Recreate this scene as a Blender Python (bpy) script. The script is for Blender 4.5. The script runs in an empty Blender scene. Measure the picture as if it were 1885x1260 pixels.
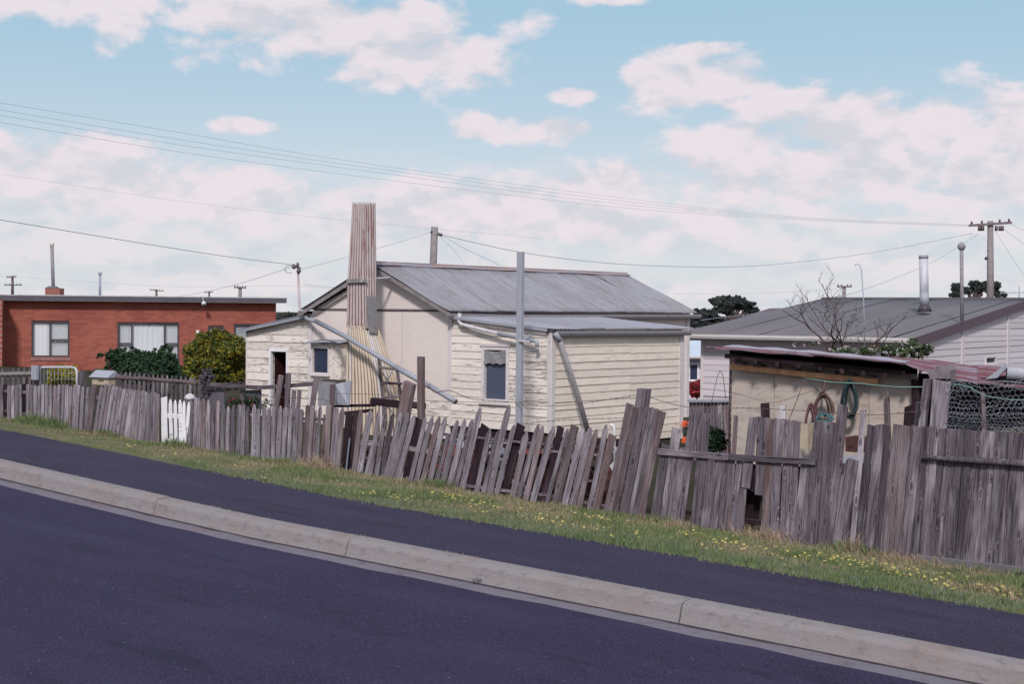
import bpy, math, random
import numpy as np
from mathutils import Vector, Matrix, noise as mn

random.seed(7)
RNG = np.random.default_rng(7)
sc = bpy.context.scene
C = bpy.data.collections.new("scene"); sc.collection.children.link(C)
rad = math.radians

# ---------------------------------------------------------------- camera
F, CX, CY, HZ, ROLL = 2700.0, 942.5, 630.0, 573.0, 0.009
PIT = math.atan((CY - HZ) / F)
cr, sr, cp, sp = math.cos(ROLL), math.sin(ROLL), math.cos(PIT), math.sin(PIT)
RIGHT = Vector((cr, sr * sp, sr * cp)); UP = Vector((-sr, cr * sp, cr * cp)); FWD = Vector((0, cp, -sp))
cam_d = bpy.data.cameras.new("camera"); cam = bpy.data.objects.new("camera", cam_d); C.objects.link(cam)
cam_d.sensor_width = 36; cam_d.lens = F / 1885 * 36; cam_d.clip_end = 6000; cam_d.clip_start = 0.1
cam.matrix_world = Matrix(((RIGHT.x, UP.x, -FWD.x, 0), (RIGHT.y, UP.y, -FWD.y, 0), (RIGHT.z, UP.z, -FWD.z, 0), (0, 0, 0, 1)))
sc.camera = cam

# ---------------------------------------------------------------- light and exposure
sc.view_settings.view_transform = 'Standard'; sc.view_settings.look = 'None'
sc.view_settings.exposure = 0.35; sc.view_settings.gamma = 1.0; sc.view_settings.use_curve_mapping = False
SUN = Vector((-0.10, -0.99, 0)).normalized() * math.cos(rad(39)) + Vector((0, 0, math.sin(rad(39))))
sd = bpy.data.lights.new("sun", 'SUN'); sd.energy = 2.3; sd.angle = rad(7.0); sd.color = (1.0, 0.945, 0.90)
sun = bpy.data.objects.new("sun", sd); C.objects.link(sun)
sun.rotation_mode = 'QUATERNION'; sun.rotation_quaternion = SUN.to_track_quat('Z', 'Y')

W = bpy.data.worlds.new("World"); sc.world = W; W.use_nodes = True
nt = W.node_tree; nt.nodes.clear()
class NB:
    """tiny node builder"""
    def __init__(s, nt): s.nt = nt
    def n(s, t, **kw):
        nd = s.nt.nodes.new(t)
        for k, v in kw.items(): setattr(nd, k, v)
        return nd
    def put(s, sock, v):
        if isinstance(v, bpy.types.NodeSocket): s.nt.links.new(v, sock)
        elif v is not None:
            if isinstance(v, (tuple, list)) and len(v) == 3 and sock.type == 'RGBA': v = (*v, 1)
            sock.default_value = v
    def m(s, op, a, b=None, c=None, clamp=False):
        nd = s.n('ShaderNodeMath', operation=op, use_clamp=clamp)
        s.put(nd.inputs[0], a)
        if b is not None: s.put(nd.inputs[1], b)
        if c is not None: s.put(nd.inputs[2], c)
        return nd.outputs[0]
    def v(s, op, a, b=None):
        nd = s.n('ShaderNodeVectorMath', operation=op)
        s.put(nd.inputs[0], a)
        if b is not None: s.put(nd.inputs[1], b)
        return nd.outputs['Value'] if op in ('LENGTH', 'DOT_PRODUCT') else nd.outputs[0]
    def mix(s, f, a, b, mode='MIX'):
        nd = s.n('ShaderNodeMix', data_type='RGBA', blend_type=mode)
        s.put(nd.inputs['Factor'], f); s.put(nd.inputs[6], a); s.put(nd.inputs[7], b)
        return nd.outputs[2]
    def noise(s, vec, scale, detail=4, rough=.55, dist=0):
        nd = s.n('ShaderNodeTexNoise')
        s.put(nd.inputs['Vector'], vec); nd.inputs['Scale'].default_value = scale
        nd.inputs['Detail'].default_value = detail; nd.inputs['Roughness'].default_value = rough
        nd.inputs['Distortion'].default_value = dist
        return nd.outputs[0]
    def ss(s, x, a, b, lo=0.0, hi=1.0):
        nd = s.n('ShaderNodeMapRange', interpolation_type='SMOOTHSTEP')
        s.put(nd.inputs[0], x)
        for i, q in enumerate((a, b, lo, hi)): nd.inputs[1 + i].default_value = q
        return nd.outputs[0]
N = NB(nt)
sky = N.n('ShaderNodeTexSky', sky_type='NISHITA'); sky.sun_disc = False
sky.sun_elevation = rad(39); sky.sun_rotation = math.atan2(SUN.x, SUN.y); sky.air_density = 1.0; sky.dust_density = 0.6; sky.ozone_density = 1.2
tc = N.n('ShaderNodeTexCoord').outputs['Generated']
sx = N.n('ShaderNodeSeparateXYZ'); N.put(sx.inputs[0], tc)
az = N.m('ARCTAN2', sx.outputs[0], sx.outputs[1]); el = N.m('ARCSINE', sx.outputs[2])
cb = N.n('ShaderNodeCombineXYZ'); N.put(cb.inputs[0], az); N.put(cb.inputs[1], el)
AE = cb.outputs[0]
st = N.v('MULTIPLY', AE, (1, 1.7, 1))
puff = N.noise(st, 24, 8, .54, .2)
fine = N.noise(N.v('MULTIPLY', AE, (1, 2.2, 1)), 7, 6, .55)
BL = [(80, 20, 330, 55), (420, 25, 300, 90), (620, 60, 330, 75), (780, 110, 170, 75), (900, 235, 85, 38), (1010, 245, 80, 30),
      (1200, 150, 85, 55), (1290, 165, 190, 60), (1430, 200, 130, 50), (1340, 280, 130, 75), (1560, 250, 160, 55), (1700, 250, 240, 80), (1880, 260, 210, 85), (1240, 180, 130, 35),
      (1285, 105, 60, 16), (1060, 180, 50, 16), (1110, 10, 70, 16), (440, 240, 70, 18), (90, 330, 240, 80), (330, 370, 330, 75), (830, 385, 330, 65), (1130, 350, 240, 55), (1550, 330, 330, 75), (1840, 350, 250, 70), (1000, 400, 500, 60)]
best = None
for (px, py, rx, ry) in BL:
    q = N.v('MULTIPLY', N.v('SUBTRACT', AE, (math.atan((px - CX) / F), (HZ + (px - CX) * ROLL - py) / F, 0)), (F / rx, F / ry, 0))
    w = N.m('SUBTRACT', 1.0, N.v('LENGTH', q))
    best = w if best is None else N.m('SMOOTH_MAX', best, w, .25)
# unseen clouds beyond the frame, cover overhead raised to neutralise the sky's fill light
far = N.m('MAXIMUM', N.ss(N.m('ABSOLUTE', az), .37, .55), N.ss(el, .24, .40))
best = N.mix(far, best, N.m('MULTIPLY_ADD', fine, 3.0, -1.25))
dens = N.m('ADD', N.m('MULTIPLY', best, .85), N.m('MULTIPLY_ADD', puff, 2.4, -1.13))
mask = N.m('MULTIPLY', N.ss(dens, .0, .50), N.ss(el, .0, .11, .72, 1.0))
strat = N.noise(N.v('MULTIPLY', AE, (4, 22, 1)), 2.2, 7, .6, .3)
lowf = N.ss(el, .125, .045)
smask = N.m('MULTIPLY', N.ss(strat, .34, .56), lowf)
up_ = N.noise(N.v('ADD', st, (0, .022, 0)), 24, 5, .54, .2)
low_ = N.noise(N.v('MULTIPLY', AE, (1, 2.2, 1)), 12, 4, .5)
shade = N.m('ADD', N.m('MULTIPLY', N.m('SUBTRACT', puff, up_), 1.3), N.m('MULTIPLY_ADD', low_, .7, .17))
ccol = N.mix(N.ss(shade, .30, .62), (5.5, 5.45, 5.95), (6.95, 6.3, 6.65))
blue = N.mix(.86, sky.outputs[0], N.mix(N.ss(el, .22, .03), (3.05, 4.7, 5.85), (5.3, 5.7, 6.25)))
c1 = N.mix(N.m('MULTIPLY', smask, .8), blue, N.mix(N.ss(shade, .3, .6), (5.3, 5.6, 6.1), (6.7, 6.3, 6.5)))
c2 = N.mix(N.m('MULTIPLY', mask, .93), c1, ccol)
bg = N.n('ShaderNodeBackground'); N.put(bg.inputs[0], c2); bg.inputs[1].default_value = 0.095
wo = N.n('ShaderNodeOutputWorld'); nt.links.new(bg.outputs[0], wo.inputs[0])

# ---------------------------------------------------------------- geometry of the place
def ray(x, y):
    return RIGHT * ((x - CX) / F) + FWD - UP * ((y - CY) / F)
def at(x, y, Y):
    r = ray(x, y); return r * (Y / r.y)
def hit(x, y, P0, n):
    r = ray(x, y); return r * (P0.dot(n) / r.dot(n))
D = Vector((-.809, .588, 0)).normalized(); E_ = Vector((.588, .809, 0)).normalized()
def street(c): return (E_ * c, E_)
def fh(x, y, c): return hit(x, y, E_ * c, E_)
G = .043
def cs(c, s, z): return E_ * c + D * s + Vector((0, 0, z))
def sg(s): return G * max(-14, min(s, 40))
CK = 13.86        # distance of the fence line
def bend(s): return .07 * max(0, min(s, 40) - 9.5) ** 1.15 if s > 9.5 else 0
def gz(c, s):
    if c < 11.3: z = -2.42
    elif c < CK: z = -2.42 - .22 * (c - 11.3) / (CK - 11.3)
    elif c < 24: z = -2.64 - .07 * (c - CK)
    else: z = -3.35 - .06 * (min(c, 120) - 24)
    return z + sg(s)

# ---------------------------------------------------------------- materials
MATS = {}
def mat(name, build, rough=.85, spec=.3, metal=0):
    m = bpy.data.materials.new(name); m.use_nodes = True
    b = m.node_tree.nodes['Principled BSDF']; b.inputs['Roughness'].default_value = rough
    b.inputs['Specular IOR Level'].default_value = spec; b.inputs['Metallic'].default_value = metal
    X = NB(m.node_tree); col, h, dist = build(X)
    X.put(b.inputs['Base Color'], col)
    if h is not None:
        bp = X.n('ShaderNodeBump'); bp.inputs['Distance'].default_value = dist; bp.inputs['Strength'].default_value = 1
        X.put(bp.inputs['Height'], h); m.node_tree.links.new(bp.outputs[0], b.inputs['Normal'])
    MATS[name] = m
    return m
def oc(X, sc_=(1, 1, 1), rnd=True):
    v = X.n('ShaderNodeTexCoord').outputs['Object']
    v = X.v('MULTIPLY', v, sc_)
    if rnd:
        r = X.n('ShaderNodeObjectInfo').outputs['Random']
        q = X.n('ShaderNodeCombineXYZ'); X.put(q.inputs[0], X.m('MULTIPLY', r, 37.1)); X.put(q.inputs[1], X.m('MULTIPLY', r, 91.7)); X.put(q.inputs[2], X.m('MULTIPLY', r, 53.3))
        v = X.v('ADD', v, q.outputs[0])
    return v
def orand(X): return X.n('ShaderNodeObjectInfo').outputs['Random']
def wood(name, dark, mid, light, var=.5, axis='z', red=0.3):
    def b(X):
        s = {'z': (48, 48, 1.6), 'x': (1.6, 48, 48)}[axis]
        g = X.noise(oc(X, s), 1.6, 7, .68, .6)
        big = X.noise(oc(X, {'z': (5, 5, 1.2), 'x': (1.2, 5, 5)}[axis]), 1.5, 3, .5)
        vk = X.n('ShaderNodeTexVoronoi'); X.put(vk.inputs['Vector'], oc(X, {'z': (9, 0, 3.2), 'x': (3.2, 0, 9)}[axis])); vk.inputs['Scale'].default_value = 1.0; kd = vk.outputs['Distance']
        kn = X.m('SUBTRACT', 1.0, kd)
        g = X.m('ADD', g, X.m('MULTIPLY', X.m('SINE', X.m('MULTIPLY', kd, 38.0)), X.m('MULTIPLY', X.ss(kd, .42, .12), .14)))
        c = X.mix(X.ss(g, .36, .56), dark, mid)
        c = X.mix(X.m('MULTIPLY', X.ss(big, .48, .68), X.ss(g, .25, .60)), c, light)
        c = X.mix(X.m('MULTIPLY', X.ss(kn, .90, .94), .85), c, tuple(q * .35 for q in dark))
        crk = X.noise(oc(X, {'z': (85, 85, 1.2), 'x': (1.2, 85, 85)}[axis]), 1.2, 3, .6, .4)
        c = X.mix(X.m('MULTIPLY', X.ss(crk, .56, .64), .8), c, tuple(q * .4 for q in dark))
        r = orand(X)
        f = X.m('MULTIPLY_ADD', r, var, 1 - var * .55)
        c = X.mix(1.0, c, X.n('ShaderNodeCombineColor').outputs[0], 'MIX') if False else X.mix(1.0, c, grey(X, f), 'MULTIPLY')
        c = X.mix(X.m('MULTIPLY', X.ss(X.m('FRACT', X.m('MULTIPLY', r, 17.3)), .72, 1.0), red), c, (.17, .085, .065))
        return c, g, .004
    return mat(name, b, .9, .2)
def grey(X, f):
    q = X.n('ShaderNodeCombineColor')
    for i in range(3): X.put(q.inputs[i], f)
    return q.outputs[0]
wood('weathered_wood', (.05, .038, .05), (.152, .126, .15), (.28, .25, .278), .75)
wood('weathered_wood_x', (.075, .058, .078), (.17, .138, .175), (.25, .215, .26), .45, 'x')
wood('picket_wood', (.10, .083, .10), (.26, .225, .262), (.39, .35, .395), .6)
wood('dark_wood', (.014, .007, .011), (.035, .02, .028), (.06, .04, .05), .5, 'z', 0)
wood('brown_wood', (.085, .062, .068), (.17, .135, .15), (.23, .19, .21), .5)
wood('fresh_wood', (.42, .22, .11), (.56, .31, .17), (.62, .38, .23), .2, 'x', 0)
wood('white_post', (.42, .40, .44), (.6, .57, .62), (.66, .63, .68), .1, 'z', 0)
def paint(name, base, wear=(.23, .19, .2), lo=.60, hi=.66, dirt=.25):
    def b(X):
        v = oc(X, (1, 1, 1))
        n1 = X.noise(X.v('MULTIPLY', v, (2.2, 9, 14)), 2.0, 8, .72, .4)
        n2 = X.noise(X.v('MULTIPLY', v, (1, 1, 1)), 1.3, 3, .5)
        sm = X.m('ADD', n1, X.m('MULTIPLY_ADD', n2, .35, -.175))
        peel = X.ss(sm, lo, hi)
        d = X.noise(X.v('MULTIPLY', v, (1.5, 1, 5)), 3, 6, .6)
        c = X.mix(X.m('MULTIPLY', X.ss(d, .45, .75), dirt), base, tuple(q * .55 for q in base))
        c = X.mix(1.0, c, grey(X, X.m('MULTIPLY_ADD', orand(X), .14, .92)), 'MULTIPLY')
        c = X.mix(X.m('MULTIPLY', peel, .75), c, wear)
        return c, X.m('MULTIPLY', peel, -1), .002
    return mat(name, b, .75, .25)
paint('cream_board', (.73, .655, .61), lo=.58, hi=.65, dirt=.35)
paint('cream_board_worn', (.72, .645, .60), lo=.53, hi=.60, dirt=.4)
paint('yellow_board', (.74, .65, .58), lo=.63, hi=.72, dirt=.35)
paint('cream_fibro', (.70, .62, .60), lo=.74, hi=.80, dirt=.18)
paint('trim_paint', (.62, .57, .58), lo=.60, hi=.68)
paint('white_paint', (.74, .72, .77), lo=.62, hi=.68, dirt=.1)
paint('pale_board', (.60, .545, .59), lo=.80, hi=.9, dirt=.12)
paint('shed_board', (.47, .40, .365), (.22, .15, .13), .58, .72, .6)
def simple(name, col, rough=.8, spec=.3, metal=0, amp=.25, scale=6, bump=0, second=None):
    def b(X):
        n = X.noise(oc(X), scale, 6, .6)
        c = X.mix(X.m('MULTIPLY', X.ss(n, .35, .7), amp), col, second or tuple(q * .45 for q in col))
        return c, (n if bump else None), bump
    return mat(name, b, rough, spec, metal)
def iron(name, base, rust, lo, hi, axis='y', spots=.0):
    def b(X):
        v = oc(X)
        if axis == 'd':
            cbn = X.n('ShaderNodeCombineXYZ'); X.put(cbn.inputs[0], X.m('MULTIPLY', X.v('DOT_PRODUCT', v, tuple(E_)), 9.0)); X.put(cbn.inputs[1], X.m('MULTIPLY', X.v('DOT_PRODUCT', v, tuple(D)), .8)); v2 = cbn.outputs[0]
        else: v2 = X.v('MULTIPLY', v, (9, .9, 9) if axis == 'y' else (7, 7, .9))
        s = X.noise(v2, 1.6, 7, .65, .3)
        l = X.noise(v, 1.1, 4, .6)
        c = X.mix(X.ss(X.m('ADD', s, X.m('MULTIPLY_ADD', l, .4, -.2)), lo, hi), base, rust)
        f = X.noise(X.v('MULTIPLY', v, (20, 3, 20) if axis == 'y' else (20, 20, 3)), 2, 4, .6)
        c = X.mix(X.m('MULTIPLY', X.ss(f, .45, .7), .35), c, tuple(q * .6 for q in base))
        c = X.mix(1.0, c, grey(X, X.m('MULTIPLY_ADD', orand(X), .16, .92)), 'MULTIPLY')
        return c, f, .001
    return mat(name, b, .62, .4, .15)
iron('roof_iron', (.275, .275, .32), (.215, .20, .215), .44, .64)
iron('ridge_iron', (.27, .26, .31), (.34, .22, .19), .42, .6)
iron('hearth_pale', (.60, .58, .60), (.40, .30, .27), .55, .7, 'z')
iron('skillion_iron', (.30, .30, .36), (.36, .22, .19), .55, .72)
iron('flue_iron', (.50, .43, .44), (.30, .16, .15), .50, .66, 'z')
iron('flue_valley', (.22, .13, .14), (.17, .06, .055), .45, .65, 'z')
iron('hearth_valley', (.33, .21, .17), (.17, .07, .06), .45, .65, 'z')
iron('hearth_iron', (.60, .52, .42), (.34, .20, .16), .58, .72, 'z')
iron('pale_iron', (.36, .34, .42), (.36, .30, .36), .5, .7, 'd')
iron('red_iron', (.30, .24, .30), (.16, .028, .04), .39, .50, 'd')
iron('grey_tile_roof', (.145, .135, .155), (.13, .12, .135), .5, .8)
iron('galv', (.33, .34, .40), (.36, .24, .22), .66, .8, 'z')
iron('shiny_galv', (.50, .50, .56), (.3, .3, .34), .5, .7, 'z')
simple('gutter_paint', (.27, .25, .28), .6, .4, 0, .5, 14)
simple('patch_grey', (.27, .265, .28), .8, .2, 0, .5, 14)
simple('dark_metal', (.07, .055, .07), .5, .4, 0, .4)
simple('purple_fascia', (.11, .075, .10), .6, .3, 0, .2)
simple('slab_fascia', (.10, .092, .115), .7, .3, 0, .35, 3)
simple('dark_cloth', (.05, .04, .05), .95, .1, 0, .5, 10)
simple('mat_grey', (.13, .12, .15), .95, .1, 0, .7, 22, .004)
simple('interior', (.035, .010, .014), .9, .1, 0, .4)
simple('curtain', (.50, .49, .53), .9, .1, 0, .25, 4)
simple('blind', (.27, .26, .29), .9, .1, 0, .5, 20)
simple('cable', (.05, .05, .07), .7, .2, 0, .1)
simple('wire_far', (.36, .42, .50), .7, .2, 0, .1)
simple('rusty_wire', (.13, .085, .09), .7, .3, 0, .5, 40)
simple('net_wire', (.27, .29, .35), .5, .5, .2, .4, 30)
simple('green_cord', (.18, .30, .26), .7, .3, 0, .3)
simple('hose_green', (.02, .04, .045), .5, .4, 0, .5)
simple('hose_brown', (.15, .09, .075), .6, .4, 0, .6, 20)
simple('hose_pink', (.15, .06, .075), .6, .4, 0, .6, 20)
simple('teal', (.06, .15, .17), .6, .4, 0, .3)
simple('white_plastic', (.74, .73, .76), .4, .5, 0, .15)
simple('orange_plastic', (.80, .12, .03), .4, .5, 0, .2)
simple('rust_red', (.27, .06, .04), .85, .2, 0, .8, 14, .002, (.05, .03, .04))
simple('rust_dark', (.09, .04, .035), .9, .2, 0, .8, 18, .002, (.02, .015, .02))
simple('blue_grey', (.22, .26, .34), .8, .2, 0, .3)
simple('pole_wood', (.27, .24, .25), .9, .2, 0, .5, 9)
simple('insulator', (.10, .07, .08), .4, .5, 0, .2)
simple('stub_brick', (.26, .11, .085), .85, .2, 0, .5, 12)
simple('stone', (.22, .19, .21), .95, .2, 0, .6, 12, .01)
simple('soil', (.085, .06, .055), .98, .1, 0, .6, 12, .01)
simple('bark', (.10, .07, .075), .95, .1, 0, .5, 30, .004)
simple('letterbox_wood', (.45, .38, .30), .8, .2, 0, .4, 10)
for nm, c_ in (('leaf_dark', (.016, .04, .024)), ('leaf_green', (.04, .085, .035)), ('leaf_mid', (.045, .07, .04)), ('leaf_olive', (.13, .125, .02)), ('leaf_yellow', (.25, .205, .02)), ('leaf_gold', (.36, .30, .03)),
               ('leaf_far', (.05, .058, .062)), ('leaf_far_light', (.085, .095, .085)), ('leaf_light', (.115, .15, .07)), ('leaf_red', (.30, .025, .035)), ('blossom', (.62, .56, .60)), ('bud', (.16, .12, .10))):
    simple(nm, c_, .7, .3, 0, .3, 3)
simple('grass_green', (.155, .19, .085), .8, .2, 0, .6, 4, 0, (.06, .11, .035))
simple('grass_olive', (.26, .245, .135), .8, .2, 0, .6, 4, 0, (.12, .14, .05))
simple('grass_grey', (.15, .18, .14), .8, .2, 0, .5, 4, 0, (.08, .12, .08))
simple('grass_dry', (.37, .28, .20), .9, .1, 0, .5, 5)
simple('flower_yellow', (.53, .46, .17), .7, .2, 0, .3, 9, 0, (.45, .36, .06))
def asphalt(name, base, speck):
    def b(X):
        v = oc(X, rnd=False)
        n = X.noise(v, 62, 3, .85); l = X.noise(v, .55, 5, .6, .5); m_ = X.noise(v, 24, 4, .75)
        c = X.mix(X.ss(n, .40, .60), tuple(q * .35 for q in base), (base[0] * 1.8, base[1] * 1.85, base[2] * 1.6))
        c = X.mix(X.m('MULTIPLY', X.ss(l, .42, .68), .45), c, tuple(q * 1.35 for q in base))
        c = X.mix(X.m('MULTIPLY', X.ss(m_, .5, .75), .5), c, tuple(q * .6 for q in base))
        cbn = X.n('ShaderNodeCombineXYZ'); X.put(cbn.inputs[0], X.m('MULTIPLY', X.v('DOT_PRODUCT', v, tuple(E_)), 2.6)); X.put(cbn.inputs[1], X.m('MULTIPLY', X.v('DOT_PRODUCT', v, tuple(D)), .7))
        st_ = X.noise(cbn.outputs[0], .9, 5, .6, .3)
        wear = X.noise(X.v('ADD', cbn.outputs[0], (11, 4, 0)), .6, 4, .55)
        c = X.mix(X.m('MULTIPLY', X.ss(wear, .42, .66), .35), c, (base[0] * 1.9, base[1] * 1.95, base[2] * 1.6))
        c = X.mix(X.m('MULTIPLY', X.ss(st_, .57, .70), .6), c, tuple(q * .45 for q in base))
        w = X.n('ShaderNodeTexVoronoi'); X.put(w.inputs['Vector'], v); w.inputs['Scale'].default_value = 22
        sp_ = X.m('LESS_THAN', w.outputs['Distance'], .10)
        cc = X.n('ShaderNodeSeparateColor'); X.put(cc.inputs[0], w.outputs['Color'])
        sp_ = X.m('MULTIPLY', sp_, X.m('GREATER_THAN', cc.outputs[0], speck))
        c = X.mix(X.m('MULTIPLY', sp_, .8), c, (.32, .33, .42))
        return c, X.m('ADD', n, m_), .006
    return mat(name, b, .88, .25)
asphalt('road_asphalt', (.0225, .0172, .054), .90)
asphalt('path_asphalt', (.0265, .020, .051), .78)
def conc(name, base):
    def b(X):
        v = oc(X)
        n = X.noise(v, 70, 4, .7); l = X.noise(v, 2.2, 6, .65, .4); k = X.noise(X.v('MULTIPLY', v, (1, 1, 3)), 9, 5, .7)
        c = X.mix(X.ss(n, .3, .7), tuple(q * .93 for q in base), tuple(q * 1.05 for q in base))
        c = X.mix(X.m('MULTIPLY', X.ss(l, .45, .7), .45), c, (base[0] * .98, base[1] * .78, base[2] * .66))
        c = X.mix(X.m('MULTIPLY', X.ss(k, .50, .70), .55), c, tuple(q * .5 for q in base))
        return c, X.m('ADD', n, k), .004
    return mat(name, b, .9, .25)
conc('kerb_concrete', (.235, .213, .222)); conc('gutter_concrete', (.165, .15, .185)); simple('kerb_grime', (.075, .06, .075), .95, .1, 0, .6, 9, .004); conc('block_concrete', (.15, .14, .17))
def vergem(X):
    v = oc(X, rnd=False); a_ = X.noise(v, 1.1, 5, .6); b_ = X.noise(v, 22, 5, .7)
    c = X.mix(X.ss(a_, .42, .62), (.14, .15, .075), (.22, .18, .12))
    c = X.mix(X.ss(b_, .4, .7), c, (.05, .055, .03))
    return c, b_, .02
mat('verge_turf', vergem, .95, .1)
def groundm(X):
    v = oc(X, rnd=False); a_ = X.noise(v, .5, 5, .6); b_ = X.noise(v, 14, 5, .7)
    c = X.mix(X.ss(a_, .42, .62), (.042, .045, .024), (.06, .044, .036))
    c = X.mix(X.ss(b_, .4, .7), c, (.035, .03, .025))
    return c, b_, .03
mat('ground_soil', groundm, .95, .1)
def brickm(X):
    v = X.n('ShaderNodeTexCoord').outputs['UV']
    t = X.n('ShaderNodeTexBrick'); X.put(t.inputs['Vector'], v); t.offset = .5
    t.inputs['Scale'].default_value = 1; t.inputs['Brick Width'].default_value = .24; t.inputs['Row Height'].default_value = .086
    t.inputs['Mortar Size'].default_value = .005; t.inputs['Bias'].default_value = 0
    X.put(t.inputs['Color1'], (.385, .112, .075)); X.put(t.inputs['Color2'], (.275, .075, .056)); X.put(t.inputs['Mortar'], (.34, .19, .18))
    l = X.noise(oc(X), .6, 5, .6)
    c = X.mix(X.m('MULTIPLY', X.ss(l, .4, .65), .35), t.outputs[0], (.20, .045, .04))
    return c, X.m('SUBTRACT', 1.0, t.outputs['Fac']), .01
mat('red_brick', brickm, .85, .2)
def glass_m(name, col, r=.12):
    simple(name, col, r, .5, 0, .1, 2)
glass_m('dark_glass', (.035, .045, .085)); glass_m('grey_glass', (.15, .15, .17), .2)
def fly(X):
    v = oc(X, (60, 60, 60)); n = X.noise(v, 2, 2)
    return X.mix(n, (.05, .065, .11), (.08, .09, .14)), n, .002
mat('fly_screen', fly, .55, .4)
M = MATS
def clear_glass():
    m = bpy.data.materials.new('clear_glass'); m.use_nodes = True; b = m.node_tree.nodes['Principled BSDF']
    b.inputs['Base Color'].default_value = (.8, .85, .9, 1); b.inputs['Roughness'].default_value = .03; b.inputs['Alpha'].default_value = .25; MATS['clear_glass'] = m
clear_glass()
# ---------------------------------------------------------------- mesh helpers
WM = {}
Z = Vector((0, 0, 1))
def _link(o, par, Mx):
    C.objects.link(o)
    o.matrix_world = Mx; WM[o.name] = Mx.copy()
    if par is not None:
        o.parent = par; o.matrix_parent_inverse = WM[par.name].inverted(); o.matrix_basis = Mx
    return o
def obj(name, vs, fs, m, par=None, Mx=None, smooth=False, mi=None, uv=None):
    vs = [Vector(v) for v in vs]
    if Mx is None:
        c = sum(vs, Vector()) / len(vs); c.z = min(v.z for v in vs)
        vs = [v - c for v in vs]; Mx = Matrix.Translation(c)
    me = bpy.data.meshes.new(name); me.from_pydata([tuple(v) for v in vs], [], fs)
    for q in (m if isinstance(m, (list, tuple)) else [m]): me.materials.append(M[q])
    if mi: me.polygons.foreach_set('material_index', mi)
    if smooth: me.polygons.foreach_set('use_smooth', [True] * len(fs))
    if uv:
        l = me.uv_layers.new(name='UVMap')
        for p in me.polygons:
            for li in p.loop_indices: l.data[li].uv = uv[me.loops[li].vertex_index]
    me.update()
    return _link(bpy.data.objects.new(name, me), par, Mx)
def tag(o, label=None, cat=None, group=None, kind=None):
    if label: o['label'] = label
    if cat: o['category'] = cat
    if group: o['group'] = group
    if kind: o['kind'] = kind
    return o
def thing(name, loc, label, cat, group=None):
    o = bpy.data.objects.new(name, None); o.empty_display_size = .2
    _link(o, None, Matrix.Translation(loc)); return tag(o, label, cat, group)
class MB:
    def __init__(s): s.v = []; s.f = []; s.mi = []; s.cur = 0
    def add(s, vs, fs):
        b = len(s.v); s.v += [Vector(v) for v in vs]; s.f += [tuple(i + b for i in f) for f in fs]; s.mi += [s.cur] * len(fs); return s
    def prism(s, poly, vec):
        n = len(poly); vec = Vector(vec); poly = [Vector(p) for p in poly]
        nrm = Vector()
        for i in range(n): nrm += poly[i].cross(poly[(i + 1) % n])
        if nrm.dot(vec) > 0: poly = poly[::-1]
        vs = poly + [p + vec for p in poly]
        fs = [tuple(range(n)), tuple(range(2 * n - 1, n - 1, -1))] + [(i, i + n, (i + 1) % n + n, (i + 1) % n) for i in range(n)]
        return s.add(vs, fs)
    def beam(s, p, q, w, t, nrm=Z):
        p = Vector(p); q = Vector(q); d = (q - p).normalized(); nn = (Vector(nrm) - d * Vector(nrm).dot(d)).normalized(); x = d.cross(nn)
        a = [p + x * (w / 2 * i) + nn * (t / 2 * j) for i, j in ((-1, -1), (1, -1), (1, 1), (-1, 1))]
        return s.prism(a, q - p)
    def tube(s, pts, r, n=8, caps=True, rr=None):
        pts = [Vector(p) for p in pts]; vs = []; up = None
        for i, p in enumerate(pts):
            d = (pts[min(i + 1, len(pts) - 1)] - pts[max(i - 1, 0)]).normalized()
            if up is None: up = d.orthogonal().normalized()
            up = (up - d * up.dot(d)).normalized(); x = d.cross(up)
            q = rr[i] if rr else r
            vs += [p + (up * math.cos(6.28318 * k / n) + x * math.sin(6.28318 * k / n)) * q for k in range(n)]
        fs = [(i * n + k, i * n + (k + 1) % n, (i + 1) * n + (k + 1) % n, (i + 1) * n + k) for i in range(len(pts) - 1) for k in range(n)]
        if caps: fs += [tuple(range(n - 1, -1, -1)), tuple(range(len(vs) - n, len(vs)))]
        return s.add(vs, fs)
    def box(s, O, x, y, z): O = Vector(O); x = Vector(x); y = Vector(y); return s.prism([O, O + x, O + x + y, O + y], z)
    def build(s, name, m, par=None, smooth=False, **k): return obj(name, s.v, s.f, m, par, None, smooth, s.mi if isinstance(m, (list, tuple)) else None, **k)
def tube(name, pts, r, m, par=None, n=8, smooth=True, rr=None): return MB().tube(pts, r, n, True, rr).build(name, m, par, smooth)
def beam(name, p, q, w, t, m, par=None, nrm=Z): return plank(name, p, q, w, t, m, par, nrm, 'flat', .3)
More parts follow.
